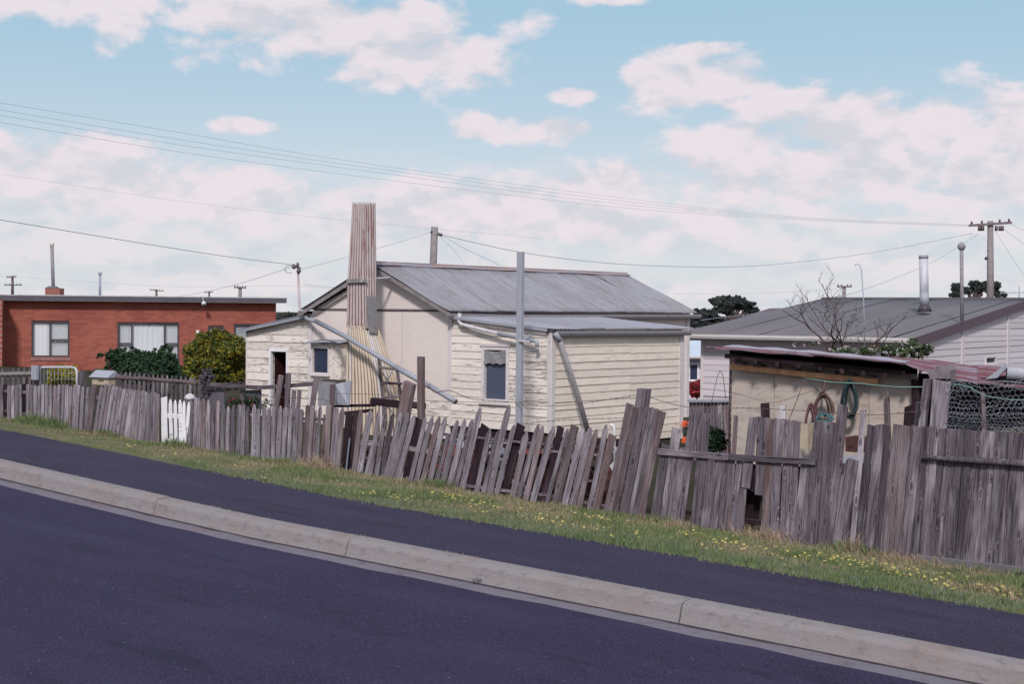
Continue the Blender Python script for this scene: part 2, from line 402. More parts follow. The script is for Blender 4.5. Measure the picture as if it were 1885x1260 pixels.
def plank(name, p, q, w, t, m, par=None, nrm=None, tip='flat', jit=1.0, taper=1.0):
    p = Vector(p); q = Vector(q); L = (q - p).length; z = (q - p) / L
    nrm = Vector(nrm if nrm is not None else -E_)
    y = (nrm - z * nrm.dot(z)).normalized(); x = y.cross(z)
    Mx = Matrix(((x.x, y.x, z.x, p.x), (x.y, y.y, z.y, p.y), (x.z, y.z, z.z, p.z), (0, 0, 0, 1)))
    R = random.uniform
    if tip == 'point': hs = [0, .25, .5, .75, 1 - min(.4, w * 1.15 / L), 1 - min(.15, w * .3 / L), 1]; ws = [1, 1, 1, 1, 1, .55, .16]
    elif tip == 'round': hs = [0, .3, .6, 1 - min(.3, w * .5 / L), 1 - min(.1, w * .15 / L), 1]; ws = [1, 1, 1, 1, .7, .3]
    else: hs = [0, .2, .4, .6, .8, 1]; ws = [1] * 6
    vs = []; ch = min(.006, w * .15, t * .25); bow = R(-.012, .012) * jit * min(L, 1.2); ph = R(0, 6)
    for i, (h, k) in enumerate(zip(hs, ws)):
        wl = w * k * (1 - (1 - taper) * h) * (1 + R(-.05, .05) * jit); dx = bow * math.sin(3.1416 * h) + R(-.012, .012) * w * jit
        zz = [h * L] * 8
        if tip in ('flat', 'ragged') and i == len(hs) - 1:
            sl = R(-.12, .12) * w * jit if tip == 'flat' else R(-.6, .6) * w
            zz = [h * L + sl * sgn + (R(-.1, .1) * w if tip == 'ragged' else 0) for sgn in (-1, -1, -.8, .8, 1, 1, .8, -.8)]
        a, b = wl / 2, t / 2
        sec = [(-a, -b + ch), (-a, b - ch), (-a + ch, b), (a - ch, b), (a, b - ch), (a, -b + ch), (a - ch, -b), (-a + ch, -b)]
        vs += [(sx + dx, sy, zz[j]) for j, (sx, sy) in enumerate(sec)]
    n = 8; fs = [(i * n + k, i * n + (k + 1) % n, (i + 1) * n + (k + 1) % n, (i + 1) * n + k) for i in range(len(hs) - 1) for k in range(n)]
    fs += [tuple(range(7, -1, -1)), tuple(range(len(vs) - 8, len(vs)))]
    fs = [f[::-1] for f in fs]
    return obj(name, vs, fs, m, par, Mx)
def corr(name, O, U, V, lu, lv, m, par=None, pitch=.076, amp=.010, nv=4, sag=.006, waves_along_u=True):
    """corrugated sheet: waves across U, ridges run along V"""
    U = Vector(U).normalized(); V = Vector(V).normalized(); n = U.cross(V).normalized()
    if n.z < 0: n = -n
    Mx = Matrix(((U.x, V.x, n.x, O[0]), (U.y, V.y, n.y, O[1]), (U.z, V.z, n.z, O[2]), (0, 0, 0, 1)))
    nu = max(4, int(lu / pitch * 6)); vs = []
    sx = random.uniform(0, 50)
    for j in range(nv + 1):
        for i in range(nu + 1):
            u = lu * i / nu; v = lv * j / nv
            s = sag * 2 * mn.noise(Vector((u * 1.2 + sx, v * .9, 0)))
            vs.append((u, v, amp * math.sin(6.28318 * u / pitch) + s))
    k = len(vs); vs += [(x, y, z - .004) for x, y, z in vs]
    fs = []
    for j in range(nv):
        for i in range(nu):
            a = j * (nu + 1) + i
            fs.append((a, a + 1, a + nu + 2, a + nu + 1)); fs.append((a + k, a + nu + 1 + k, a + nu + 2 + k, a + 1 + k))
    for i in range(nu):
        fs.append((i, i + k, i + 1 + k, i + 1)); a = nv * (nu + 1) + i; fs.append((a, a + 1, a + 1 + k, a + k))
    return obj(name, vs, fs, m, par, Mx, True)
def corr_loft(name, rings, m, par=None, pitch=.076, amp=.011, closed=False, ragged=0):
    cnt = [max(1, round((rings[-1][i + 1] - rings[-1][i]).length / pitch)) for i in range(len(rings[0]) - 1)]
    cnt = [max(1, round(sum((r[i + 1] - r[i]).length for r in rings) / len(rings) / pitch)) for i in range(len(rings[0]) - 1)]
    vs = []; per = sum(cnt) * 6 + 1
    cen = [sum(r, Vector()) / len(r) for r in rings]
    for ri, r in enumerate(rings):
        for e, c in enumerate(cnt):
            d = (r[e + 1] - r[e]); nrm = d.cross(Z).normalized()
            if nrm.dot((r[e] + r[e + 1]) / 2 - cen[ri]) < 0: nrm = -nrm
            for i in range(c * 6 + (1 if e == len(cnt) - 1 else 0)):
                p = r[e] + d * (i / (c * 6)) + nrm * amp * math.sin(6.28318 * i / 6 + 1.5)
                if ragged and ri == 0: p = p + Z * (ragged * math.sin(6.28318 * i / 6 + 1.5) + random.uniform(-.5, .5) * ragged)
                vs.append(p)
    fs = [(j * per + i, j * per + i + 1, (j + 1) * per + i + 1, (j + 1) * per + i) for j in range(len(rings) - 1) for i in range(per - 1)]
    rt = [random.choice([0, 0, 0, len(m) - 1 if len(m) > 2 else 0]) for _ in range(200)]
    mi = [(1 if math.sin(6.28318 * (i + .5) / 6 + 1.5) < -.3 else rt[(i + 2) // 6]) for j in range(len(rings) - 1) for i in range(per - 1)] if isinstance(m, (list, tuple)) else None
    return obj(name, vs, fs, m, par, None, True, mi)
def board(name, O, U, out, lims, z0, h, m, par, proud=.022, tilt=0):
    """one weatherboard; lims=(u0 bottom,u1 bottom,u0 top,u1 top)"""
    U = Vector(U); y = Z.cross(U); sg_ = 1 if y.dot(out) > 0 else -1
    Mx = Matrix(((U.x, y.x, 0, O[0]), (U.y, y.y, 0, O[1]), (U.z, y.z, 1, O[2] + z0), (0, 0, 0, 1)))
    n = 5; vs = []; pr = random.uniform(.85, 1.2) * proud; sx = random.uniform(0, 99)
    tl = tilt + random.uniform(-.003, .003)
    for i in range(n + 1):
        f = i / n; ub = lims[0] + (lims[1] - lims[0]) * f; ut = lims[2] + (lims[3] - lims[2]) * f
        w = .006 * mn.noise(Vector((ub * .8 + sx, 0, 0)))
        zb = tl * ub + w
        vs += [(ub, sg_ * .003, zb), (ub, sg_ * (pr + w * .8), zb), (ub * .95 + ut * .05, sg_ * (pr + w * .8), zb + .012), (ut, sg_ * .009, zb + h), (ut, sg_ * .003, zb + h)]
    fs = [(i * 5 + k, i * 5 + (k + 1) % 5, (i + 1) * 5 + (k + 1) % 5, (i + 1) * 5 + k) for i in range(n) for k in range(5)]
    fs += [(4, 3, 2, 1, 0), tuple(range(n * 5, n * 5 + 5))]
    if sg_ > 0: pass
    else: fs = [f[::-1] for f in fs]
    return obj(name, vs, fs, m, par, Mx)
def boards(par, O, U, out, u0, u1, z0, z1, pitch, m, ops=(), lim=None, joints=(), m2=None, tilt=0):
    k = int(math.ceil((z1 - z0) / pitch))
    for i in range(k):
        za = z0 + i * pitch; h = min(pitch + .012, z1 - za)
        if h < .02: continue
        a0, a1 = lim(za) if lim else (u0, u1); b0, b1 = lim(za + h) if lim else (u0, u1)
        if a1 - a0 < .05: continue
        cuts = [(a0, a1, b0, b1)]
        for (ou0, ou1, oz0, oz1) in ops:
            if za + h * .5 > oz0 and za + h * .5 < oz1:
                new = []
                for (x0, x1, y0, y1) in cuts:
                    if ou0 > x0 + .02: new.append((x0, min(ou0, x1), y0, min(ou0, y1)))
                    if ou1 < x1 - .02: new.append((max(ou1, x0), x1, max(ou1, y0), y1))
                cuts = new
        for j in joints:
            new = []
            for q in cuts:
                if q[0] + .05 < j < q[1] - .05: new += [(q[0], j - .002, q[2], j - .002), (j + .002, q[1], j + .002, q[3])]
                else: new.append(q)
            cuts = new
        for qi, q in enumerate(cuts):
            mm = m2 if (m2 and random.random() < .45) else m
            board('weatherboard', O, U, out, q, za + (random.uniform(-.004, .004)) - (.010 if (joints and qi) else 0), h, mm, par, tilt=tilt)
def wall(name, O, U, out, us, ztop, z0, ops, m, par, th=.09):
    """wall core with openings; ztop(u) gives its top"""
    b = MB(); xs = sorted(set([us[0], us[1]] + [v for o in ops for v in o[:2] if us[0] < v < us[1]]))
    O = Vector(O); U = Vector(U); iv = -Vector(out) * th
    for x0, x1 in zip(xs, xs[1:]):
        segs = [(z0, None)]
        for o in ops:
            if o[0] < (x0 + x1) / 2 < o[1]: segs = [(z0, o[2]), (o[3], None)]
        for a, c in segs:
            t0 = ztop(x0) if c is None else c; t1 = ztop(x1) if c is None else c
            if min(t0, t1) - a < .01: continue
            b.prism([O + U * x0 + Z * a, O + U * x1 + Z * a, O + U * x1 + Z * t1, O + U * x0 + Z * t0], iv)
    return b.build(name, m, par)
def window(par, O, U, out, u0, u1, z0, z1, fw, fm, pm, bars=(), rec=.05, proud=.03, curtain=None, hb=(), sill=True, name='window'):
    O = Vector(O); U = Vector(U); out = Vector(out); b = MB()
    def R(a0, a1, c0, c1, o0, o1): b.box(O + U * a0 + Z * c0 + out * o0, U * (a1 - a0), Z * (c1 - c0), out * (o1 - o0))
    R(u0, u0 + fw, z0, z1, -rec - .03, proud); R(u1 - fw, u1, z0, z1, -rec - .03, proud)
    R(u0 + fw, u1 - fw, z1 - fw, z1, -rec - .03, proud - .002); R(u0 + fw, u1 - fw, z0, z0 + fw, -rec - .03, proud - .002)
    for x in bars: R(x - fw * .35, x + fw * .35, z0 + fw, z1 - fw, -rec - .02, -.004)
    for (x0, x1, z) in hb: R(x0, x1, z - fw * .35, z + fw * .35, -rec - .022, -.006)
    if sill: R(u0 - .03, u1 + .03, z0 - .03, z0 - .002, -.02, proud + .04)
    f = b.build(name, fm, par)
    p = MB().box(O + U * (u0 + fw * .6) + Z * (z0 + fw * .6) - out * (rec + .012), U * (u1 - u0 - fw * 1.2), Z * (z1 - z0 - fw * 1.2), -out * .006).build('pane', pm, f)
    return f
def curtain(par, O, U, out, u0, u1, z0, z1, o, m='curtain', folds=.07):
    n = max(6, int((u1 - u0) / folds * 6)); vs = []
    for i in range(n + 1):
        u = u0 + (u1 - u0) * i / n; d = .018 * math.sin(u / folds * 6.283) + .01 * math.sin(u * 31)
        for z in (z0, z1): vs.append(Vector(O) + Vector(U) * u + Z * z + Vector(out) * (o + d))
    fs = [(2 * i, 2 * i + 2, 2 * i + 3, 2 * i + 1) for i in range(n)]
    return obj('curtain', vs, fs, m, par, None, True)
def leaves(name, blobs, n, size, mats_, par=None, weights=None, flat=1.0):
    """foliage: n leaf-sized faces in clumps spread through a set of ellipsoids (c, r)"""
    n = int(n); cl = []
    vol = [b[1][0] * b[1][1] * b[1][2] for b in blobs]; tv = sum(vol)
    for b, v in zip(blobs, vol):
        for _ in range(max(6, int(n / 22 * v / tv))):
            d = RNG.normal(size=3); d /= np.linalg.norm(d); r = RNG.random() ** .38
            cl.append((np.array(b[0]) + d * r * np.array(b[1]), min(b[1])))
    k = 22; cs_ = np.repeat(np.array([c[0] for c in cl]), k, 0); rr = np.repeat(np.array([c[1] for c in cl]), k)
    P = cs_ + RNG.normal(size=cs_.shape) * (rr * .16)[:, None]
    m_ = len(P); s = size * RNG.uniform(.6, 1.4, m_)
    a = RNG.normal(size=(m_, 3)); a /= np.linalg.norm(a, axis=1)[:, None]
    b_ = np.cross(a, RNG.normal(size=(m_, 3))); b_ /= np.linalg.norm(b_, axis=1)[:, None]
    V = np.empty((m_, 4, 3)); V[:, 0] = P - a * s[:, None]; V[:, 2] = P + a * s[:, None]; V[:, 1] = P + b_ * (s * .5)[:, None]; V[:, 3] = P - b_ * (s * .5)[:, None]
    c = V.reshape(-1, 3).mean(0); c[2] = V[:, :, 2].min(); V -= c
    me = bpy.data.meshes.new(name); me.vertices.add(m_ * 4); me.vertices.foreach_set('co', V.reshape(-1).astype('f4'))
    me.loops.add(m_ * 4); me.loops.foreach_set('vertex_index', np.arange(m_ * 4, dtype='i4')); me.polygons.add(m_)
    me.polygons.foreach_set('loop_start', np.arange(0, m_ * 4, 4, dtype='i4')); me.polygons.foreach_set('loop_total', np.full(m_, 4, 'i4'))
    for q in mats_: me.materials.append(M[q])
    ci = RNG.choice(len(mats_), size=len(cl), p=weights); mi = np.repeat(ci, k)
    sw = RNG.random(m_) < .3; mi[sw] = RNG.choice(len(mats_), size=sw.sum(), p=weights)
    me.polygons.foreach_set('material_index', mi.astype('i4')); me.update(); me.validate()
    return _link(bpy.data.objects.new(name, me), par, Matrix.Translation(Vector(c)))
def branches(name, base, h, spread, m, par=None, depth=4, r=.05, seed=1, lean=Vector((0, 0, 0)), nb=3):
    rs = random.Random(seed); b = MB()
    def go(p, d, L, r, k):
        pts = [p]; q = p
        for i in range(3):
            d = (d + Vector((rs.uniform(-.25, .25), rs.uniform(-.25, .25), rs.uniform(-.05, .2)))).normalized(); q = q + d * L / 3; pts.append(q)
        b.tube(pts, r, 5 if k > 1 else 4, False, [r, r * .85, r * .7, r * .55])
        if k > 0:
            for i in range(nb + (k < 2)):
                a = rs.uniform(0, 6.28); t = rs.choice([1, 2, 3, 3])
                nd = (d * .8 + Vector((math.cos(a), math.sin(a), rs.uniform(-.1, .6))) * spread).normalized()
                go(pts[t], nd, L * rs.uniform(.55, .8), r * .63, k - 1)
    go(Vector(base), (Z + lean).normalized(), h, r, depth)
    return b.build(name, m, par, True)
def wire(name, pts, r, m, label, group=None, sag=0):
    P = []
    for a, c in zip(pts, pts[1:]):
        a = Vector(a); c = Vector(c)
        for i in range(12): P.append(a.lerp(c, i / 12))
    P.append(Vector(pts[-1]))
    return tag(tube(name, P, r, m, None, 4), label, 'wire', group)
def smoothpx(pts, k=6):
    """Catmull-Rom through a list of tuples"""
    out = []; P = [np.array(p, float) for p in pts]; P = [2 * P[0] - P[1]] + P + [2 * P[-1] - P[-2]]
    for i in range(1, len(P) - 2):
        for j in range(k):
            t = j / k; a, b, c, d = P[i - 1:i + 3]
            out.append(.5 * ((2 * b) + (-a + c) * t + (2 * a - 5 * b + 4 * c - d) * t * t + (-a + 3 * b - 3 * c + d) * t ** 3))
    out.append(P[-2]); return out
# ================================================================ GROUND, ROAD, KERB, PATH
def strip(name, m, c0, c1, zf, s0=-12, s1=40, ns=150, nc=2, jag0=0, jag1=0, bump=0, bent=True, th=0):
    vs = []
    for i in range(ns + 1):
        s = s0 + (s1 - s0) * i / ns
        for j in range(nc + 1):
            f = j / nc; c = c0 + (c1 - c0) * f + (bend(s) if bent is True else bent(s, f) if bent else 0)
            if j == 0 and jag0: c += jag0 * mn.noise(Vector((s * 2.3, 3, 0))) + jag0 * .6 * mn.noise(Vector((s * 9, 5, 0)))
            if j == nc and jag1: c += jag1 * mn.noise(Vector((s * 2.3, 9, 0))) + jag1 * .6 * mn.noise(Vector((s * 9, 1, 0)))
            z = zf(c0 + (c1 - c0) * f, s) + (bump * mn.noise(Vector((c * 1.6, s * 1.6, 0))) if 0 < j < nc else 0)
            vs.append(cs(c, s, z))
    fs = [(i * (nc + 1) + j, i * (nc + 1) + j + 1, (i + 1) * (nc + 1) + j + 1, (i + 1) * (nc + 1) + j) for i in range(ns) for j in range(nc)]
    fs = [f[::-1] for f in fs]
    return tag(obj(name, vs, fs, m, None, None, True), kind='structure')
strip('road', 'road_asphalt', -9, 8.95, lambda c, s: -2.455 + .016 * min(9 - c, 6) - (.03 * (max(0, 3 - c))) * 0 + sg(s), nc=12, ns=120, jag1=.05)
strip('gutter', 'gutter_concrete', 8.9, 9.26, lambda c, s: -2.459 + sg(s), ns=150)
# kerb: one piece per length between joints
JS = [-8, -5.2, -2.4, .35, 2.55, 5.15, 7.45, 11.8, 16.5, 22, 28]
def s_at(x, y, z0):
    r = ray(x, y); t = z0 / (r.z - G * r.dot(D)); return (r * t).dot(D)
JS = [-8, -4, -1] + sorted([s_at(1228, 1118, -2.31), s_at(655, 990, -2.31), s_at(301, 918, -2.31), s_at(1885, 1225, -2.31) - 1.2]) + [14.8, 18.5, 22.5, 27, 32]
kerb = thing('kerb', cs(9.3, 5, -2.45 + sg(5)), None, None); tag(kerb, kind='structure')
prof = [(9.19, -2.50), (9.205, -2.455), (9.225, -2.40), (9.24, -2.345), (9.255, -2.325), (9.28, -2.312), (9.36, -2.306), (9.42, -2.306), (9.42, -2.5)]
for a, b_ in zip(JS, JS[1:]):
    vs = []; n = 10; a += .006; b2 = b_ - .006
    jx = random.uniform(-.006, .006); jz = random.uniform(-.004, .004)
    for i in range(n + 1):
        s = a + (b2 - a) * i / n
        for c, z in prof: vs.append(cs(c + bend(s) + jx, s, z + jz + sg(s)))
    k = len(prof)
    fs = [(i * k + j, i * k + (j + 1) % k, (i + 1) * k + (j + 1) % k, (i + 1) * k + j) for i in range(n) for j in range(k)] + [tuple(range(k - 1, -1, -1)), tuple(range(n * k, n * k + k))]
    obj('kerb_stone', vs, fs, 'kerb_concrete', kerb)
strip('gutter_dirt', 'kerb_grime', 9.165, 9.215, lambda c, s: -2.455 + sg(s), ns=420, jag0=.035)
strip('footpath', 'path_asphalt', 9.40, 11.32, lambda c, s: -2.318 - .102 * (c - 9.4) / 1.9 + sg(s), ns=260, nc=6, jag1=.05)
strip('verge', 'verge_turf', 11.2, 14.5, lambda c, s: -2.42 - .25 * (c - 11.2) / 2.9 + .0 + sg(s), ns=150, nc=14, bump=.05, bent=lambda s, f: bend(s) * (1 - f))
vs = []; ss_ = [-14 + 2.2 * i for i in range(30)] + [60, 90, 150, 300, 800, 2500]; ss_ = [-2500, -600, -150, -50, -25] + ss_
cc = [14.3, 15, 16, 18, 20, 22, 24, 28, 34, 45, 70, 120, 300, 900, 3000]
for s in ss_:
    for c in cc: vs.append(cs(c, s, gz(c, s) - .02))
k = len(cc); fs = [(i * k + j + 1, i * k + j, (i + 1) * k + j, (i + 1) * k + j + 1)[::-1][::-1] for i in range(len(ss_) - 1) for j in range(k - 1)]
tag(obj('ground', vs, fs, 'ground_soil', None, None, True), kind='structure')
strip('far_side_ground', 'verge_turf', -60, -8.9, lambda c, s: -2.35 + .03 * (-8.9 - c) + sg(s), nc=6, ns=30, bent=None)

# grass blades on the verge
def grass():
    n = 250000
    s = RNG.uniform(.6, 22.5, n); f = RNG.random(n)
    bd = np.where(s > 9.5, .07 * np.maximum(s - 9.5, 0) ** 1.15, 0)
    c = (11.27 + bd) + f * (13.98 - 11.27 - bd) + RNG.normal(0, .03, n)
    pn = np.array([mn.noise(Vector((a * .9, b * .9, 4))) for a, b in zip(c[::10], s[::10])]); pn = np.repeat(pn, 10)[:n]
    # patches: neighbours share a value, so sort of clumps; re-evaluate positions near the clump seed
    cc_ = np.repeat(c[::10], 10)[:n] + RNG.normal(0, .05, n); s_ = np.repeat(s[::10], 10)[:n] + RNG.normal(0, .05, n)
    c = np.clip(cc_, 11.2, 14.1) ; s = s_
    f = np.clip((c - 11.27 - bd) / (13.98 - 11.27 - bd), 0, 1)
    z = -2.42 - .25 * (c - 11.2) / 2.9 + G * s
    nearf = np.exp(-((c - 13.8) / .16) ** 2)
    tuft = np.array([mn.noise(Vector((a * 2.1, b * 1.3, 9))) for a, b in zip(c[::10], s[::10])]); tuft = np.repeat(tuft, 10)[:n]
    h = RNG.uniform(.012, .050, n) * (1 + .9 * np.clip(pn, -.6, 1)) + nearf * np.clip(tuft + .15, 0, 1) * .26 * RNG.uniform(.4, 1, n)
    rt = np.exp(-((s - 3.1) / .9) ** 2) * (f > .35); h += rt * RNG.uniform(0, .16, n)
    lf = (s > 9) * .012; h += lf
    ang = RNG.uniform(0, 6.283, n); w = RNG.uniform(.004, .009, n) * (1 + (h > .12))
    P = c[:, None] * np.array(E_)[None] + s[:, None] * np.array(D)[None]; P[:, 2] = z - .01
    dx = np.stack([np.cos(ang), np.sin(ang), 0 * ang], 1)
    ln = RNG.normal(0, .45, (n, 2)) * h[:, None]
    V = np.empty((n, 3, 3)); V[:, 0] = P - dx * w[:, None]; V[:, 1] = P + dx * w[:, None]; V[:, 2] = P; V[:, 2, 2] += h + .01; V[:, 2, :2] += ln
    me = bpy.data.meshes.new('grass'); me.vertices.add(n * 3); me.vertices.foreach_set('co', V.reshape(-1).astype('f4'))
    me.loops.add(n * 3); me.loops.foreach_set('vertex_index', np.arange(n * 3, dtype='i4')); me.polygons.add(n)
    me.polygons.foreach_set('loop_start', np.arange(0, n * 3, 3, dtype='i4')); me.polygons.foreach_set('loop_total', np.full(n, 3, 'i4'))
    for q in ('grass_green', 'grass_olive', 'grass_grey', 'grass_dry'): me.materials.append(M[q])
    r = RNG.random(n); mi = np.where(r < .34, 0, np.where(r < .58, 1, np.where(r < .72, 2, 3)))
    mi = np.where((pn > .12) & (r > .35) & (r < .9), 0, mi)
    mi = np.where((pn < -.10) & (r > .4) & (f > .25), 3, mi); mi = np.where((f < .3) & (r > .72) & (s < 14), 2, mi)
    mi = np.where((h > .10) & (r > .2), 0, mi)
    me.polygons.foreach_set('material_index', mi.astype('i4')); me.update()
    o = bpy.data.objects.new('grass', me); _link(o, None, Matrix()); tag(o, 'short mixed green and dry grass on the verge between path and fence', 'grass', kind='stuff')
grass()
def flowers():
    b = MB(); cents = []
    for _ in range(38): cents.append((random.uniform(1.2, 12), random.uniform(11.4, 13.0)))
    for _ in range(10): cents.append((random.uniform(13, 20), random.uniform(11.8, 13.2)))
    for (s0, c0) in cents:
        dn = int(random.uniform(4, 20) * (.4 if s0 > 10.5 else 1))
        for _ in range(dn):
            s = random.gauss(s0, .22); c = random.gauss(c0, .12)
            if not 11.35 + bend(s) < c < 13.7: continue
            p = cs(c, s, -2.42 - .25 * (c - 11.2) / 2.9 + sg(s) + random.uniform(.035, .075)); r = random.uniform(.009, .019)
            up = Vector((random.gauss(0, .35), random.gauss(-.3, .35), 1)).normalized(); x = up.orthogonal().normalized(); y = up.cross(x)
            k = 7; vs = [p + up * .003]
            for i in range(k * 2): vs.append(p + (x * math.cos(3.1416 * i / k) + y * math.sin(3.1416 * i / k)) * (r if i % 2 else r * .55) + up * (.008 if i % 2 else 0))
            b.add(vs, [(0, 1 + i, 1 + (i + 1) % (k * 2)) for i in range(k * 2)])
    tag(b.build('wildflowers', 'flower_yellow'), 'yellow daisy-like weeds scattered through the verge grass', 'flowers', kind='stuff')
flowers()
def dry_tuft(c, s, w, h, n, label):
    b = MB(); z = -2.42 - .25 * (c - 11.2) / 2.9 + sg(s)
    for _ in range(n):
        p = cs(c + random.gauss(0, .05), s + random.gauss(0, w), z - .01); hh = h * random.uniform(.3, 1.1)
        q = p + Vector((random.gauss(0, .45) * hh, random.gauss(0, .3) * hh, hh * random.uniform(.6, 1))); m_ = p.lerp(q, .5) + Vector((random.gauss(0, .12) * hh, 0, .1 * hh))
        x = Vector((.0028, .001, 0)); b.add([p - x, p + x, m_ + x, m_ - x, q], [(0, 1, 2, 3), (3, 2, 4)])
    tag(b.build('dry_grass_tuft', 'grass_dry'), label, 'dry grass', 'dry grass tufts along the fence foot', 'stuff')
for (x, y, w, h, n, l) in ((588, 858, .12, .30, 200, 'tall straw-coloured grass tuft at the rotten picket left of the dark gap'), (1400, 985, .16, .20, 300, 'brown dried weed clump in front of the hole in the palings'), (1255, 972, .06, .16, 50, 'few pale straws below the split between the palings'),
                           (1640, 1022, .25, .16, 220, 'dried brown tussock at the foot of the fence post joint'), (1572, 1005, .05, .30, 60, 'thin dead stalks standing against the tall narrow paling'), (1770, 1052, .22, .06, 130, 'flattened dry grass beside the concrete block edge')):
    P = fh(x, y, 13.72); dry_tuft(13.72, P.dot(D), w, h, n, l)

b = MB()
for _ in range(2600):
    s0 = random.uniform(1, 16); dn = mn.noise(Vector((s0 * 1.7, 2, 0)))
    if dn < random.uniform(-.1, .5): continue
    p = cs(9.42 + bend(s0) + random.gauss(0, .012), s0, -2.322 + sg(s0)); h = random.uniform(.008, .03); x = Vector((.004, .002, 0)); b.add([p - x, p + x, p + Vector((random.gauss(0, .008), random.gauss(0, .008), h))], [(0, 1, 2)])
tag(b.build('kerb_weeds', 'grass_olive'), 'tiny weeds in the joint between kerb and footpath', 'weeds', kind='stuff')
# ================================================================ STREET FENCE
def pk(par, x1, y1, x0, y0, wpx, m, tip='point', c=CK, t=.018, name='picket', ex=6, taper=1.0):
    """picket by its top (x1,y1) and foot (x0,y0), standing in the fence plane at distance c"""
    P = fh(x0, y0 + ex, c); Q = fh(x1, y1, c)
    w = wpx / F * ((P.y + Q.y) / 2) * (1.33 if name == 'picket' else 1.17)
    tw = random.gauss(0, .05 if name == 'picket' else .035)
    return plank(name, P, Q, w, t, m, par, -E_ + D * tw, tip, 1.0, taper)
def cr1(q): return (q[0] / 3.706, 660 + q[1] / 3.706)
def cr2(q): return (300 + q[0] / 3.927, 680 + q[1] / 3.927)
def cr3(q): return (600 + q[0] / 4.7125, 700 + q[1] / 4.7125)
def cr4(q): return (900 + q[0] / 4.345, 720 + q[1] / 4.345)
def cr5(q): return (1180 + q[0] / 3.705, 720 + q[1] / 3.705)
def cr6(q): return (1500 + q[0] / 2.862, 680 + q[1] / 2.862)
def run(par, lst, cv, sc_, m='picket_wood', tip='point', nm='picket'):
    for it in lst:
        a, b_, w = it[0], it[1], it[2]; mm = it[3] if len(it) > 3 else m; tp = it[4] if len(it) > 4 else tip; dc = it[5] if len(it) > 5 else 0
        (x1, y1), (x0, y0) = cv(a), cv(b_); pk(par, x1, y1, x0, y0, w / sc_, mm, tp, CK + dc + random.uniform(-.012, .012), name=nm)
# left stretch
f1 = thing('picket_fence', fh(150, 790, CK), 'close-set grey picket fence, left stretch ending at the white gate', 'fence', 'street fence stretches')
ip = lambda x, xs, ys: float(np.interp(x, xs, ys))
x = -14
while x < 1096:
    w = 24
    yb = ip(x, [0, 180, 560, 760, 980, 1100], [408, 442, 517, 556, 598, 612]) + random.uniform(-4, 4)
    ln = ip(x, [0, 300, 560, 600, 660, 860, 960, 1020, 1100], [-2, 2, 20, 44, 62, 52, 26, 8, 2])
    xt = x + ln
    yt = ip(xt, [0, 60, 180, 500, 600, 760, 860, 1000, 1100], [170, 178, 182, 188, 190, 180, 205, 235, 245]) + random.uniform(-9, 9)
    m = 'picket_wood'; tip = 'round'
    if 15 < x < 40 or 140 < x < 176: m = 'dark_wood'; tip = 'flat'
    if 590 < x < 625: m = 'brown_wood'; w = 40; tip = 'flat'
    pk(f1, *cr1((xt, yt)), *cr1((x, yb)), w / 3.706 * .98, m, tip, CK + random.uniform(-.01, .01) + (.04 if m == 'dark_wood' else 0))
    x += w * .92 + random.uniform(1.5, 5)
def rail(par, pts, cv, wpx, sc_, m='weathered_wood', dc=.035, name='rail', t=.04):
    for a, b_ in zip(pts, pts[1:]):
        P = fh(*cv(a), CK + dc); Q = fh(*cv(b_), CK + dc); plank(name, P, Q, wpx / sc_ / F * (P.y + Q.y) / 2, t, m, par, -E_, 'flat', .4)
rail(f1, [(-20, 220), (560, 262), (1095, 300)], cr1, 22, 3.7); rail(f1, [(-20, 350), (560, 440), (1095, 545)], cr1, 22, 3.7)
# gate
g = thing('picket_gate', fh(322, 825, CK), 'small white painted picket gate with a curved right-hand cut', 'gate')
for a, b_, w in (((1120, 266), (1126, 612), 44), ((1162, 280), (1172, 616), 24), ((1195, 286), (1203, 618), 24), ((1228, 284), (1232, 618), 25), ((1256, 292), (1254, 618), 22), ((1290, 300), (1262, 612), 22)):
    (x1, y1), (x0, y0) = cr1(a), cr1(b_); pk(g, x1, y1, x0, y0, w / 3.706, 'white_paint', 'point' if w < 40 else 'flat', CK - .03, ex=1)
for y0, y1 in ((390, 402), (560, 572)):
    P = fh(*cr1((1112, y0)), CK); Q = fh(*cr1((1290 if y0 < 500 else 1268, y1)), CK); plank('rail', P, Q, .05 if y0 > 500 else .07, .03, 'white_paint', g, -E_, 'flat', .2)
P = fh(*cr1((1298, 640)), CK + .02); Q = fh(*cr1((1296, 268)), CK + .02)
gp_ = tag(tube('gate_post', [P - Z * .1, P.lerp(Q, .5), Q - Z * .02, Q + Z * .0], .06, 'weathered_wood', None, 10), 'round grey post with a whitish cap right of the white gate', 'post')
tube('post_cap', [Q - Z * .03, Q, Q + Z * .03, Q + Z * .055], .07, 'white_post', gp_, 10, rr=[.072, .078, .06, .02])
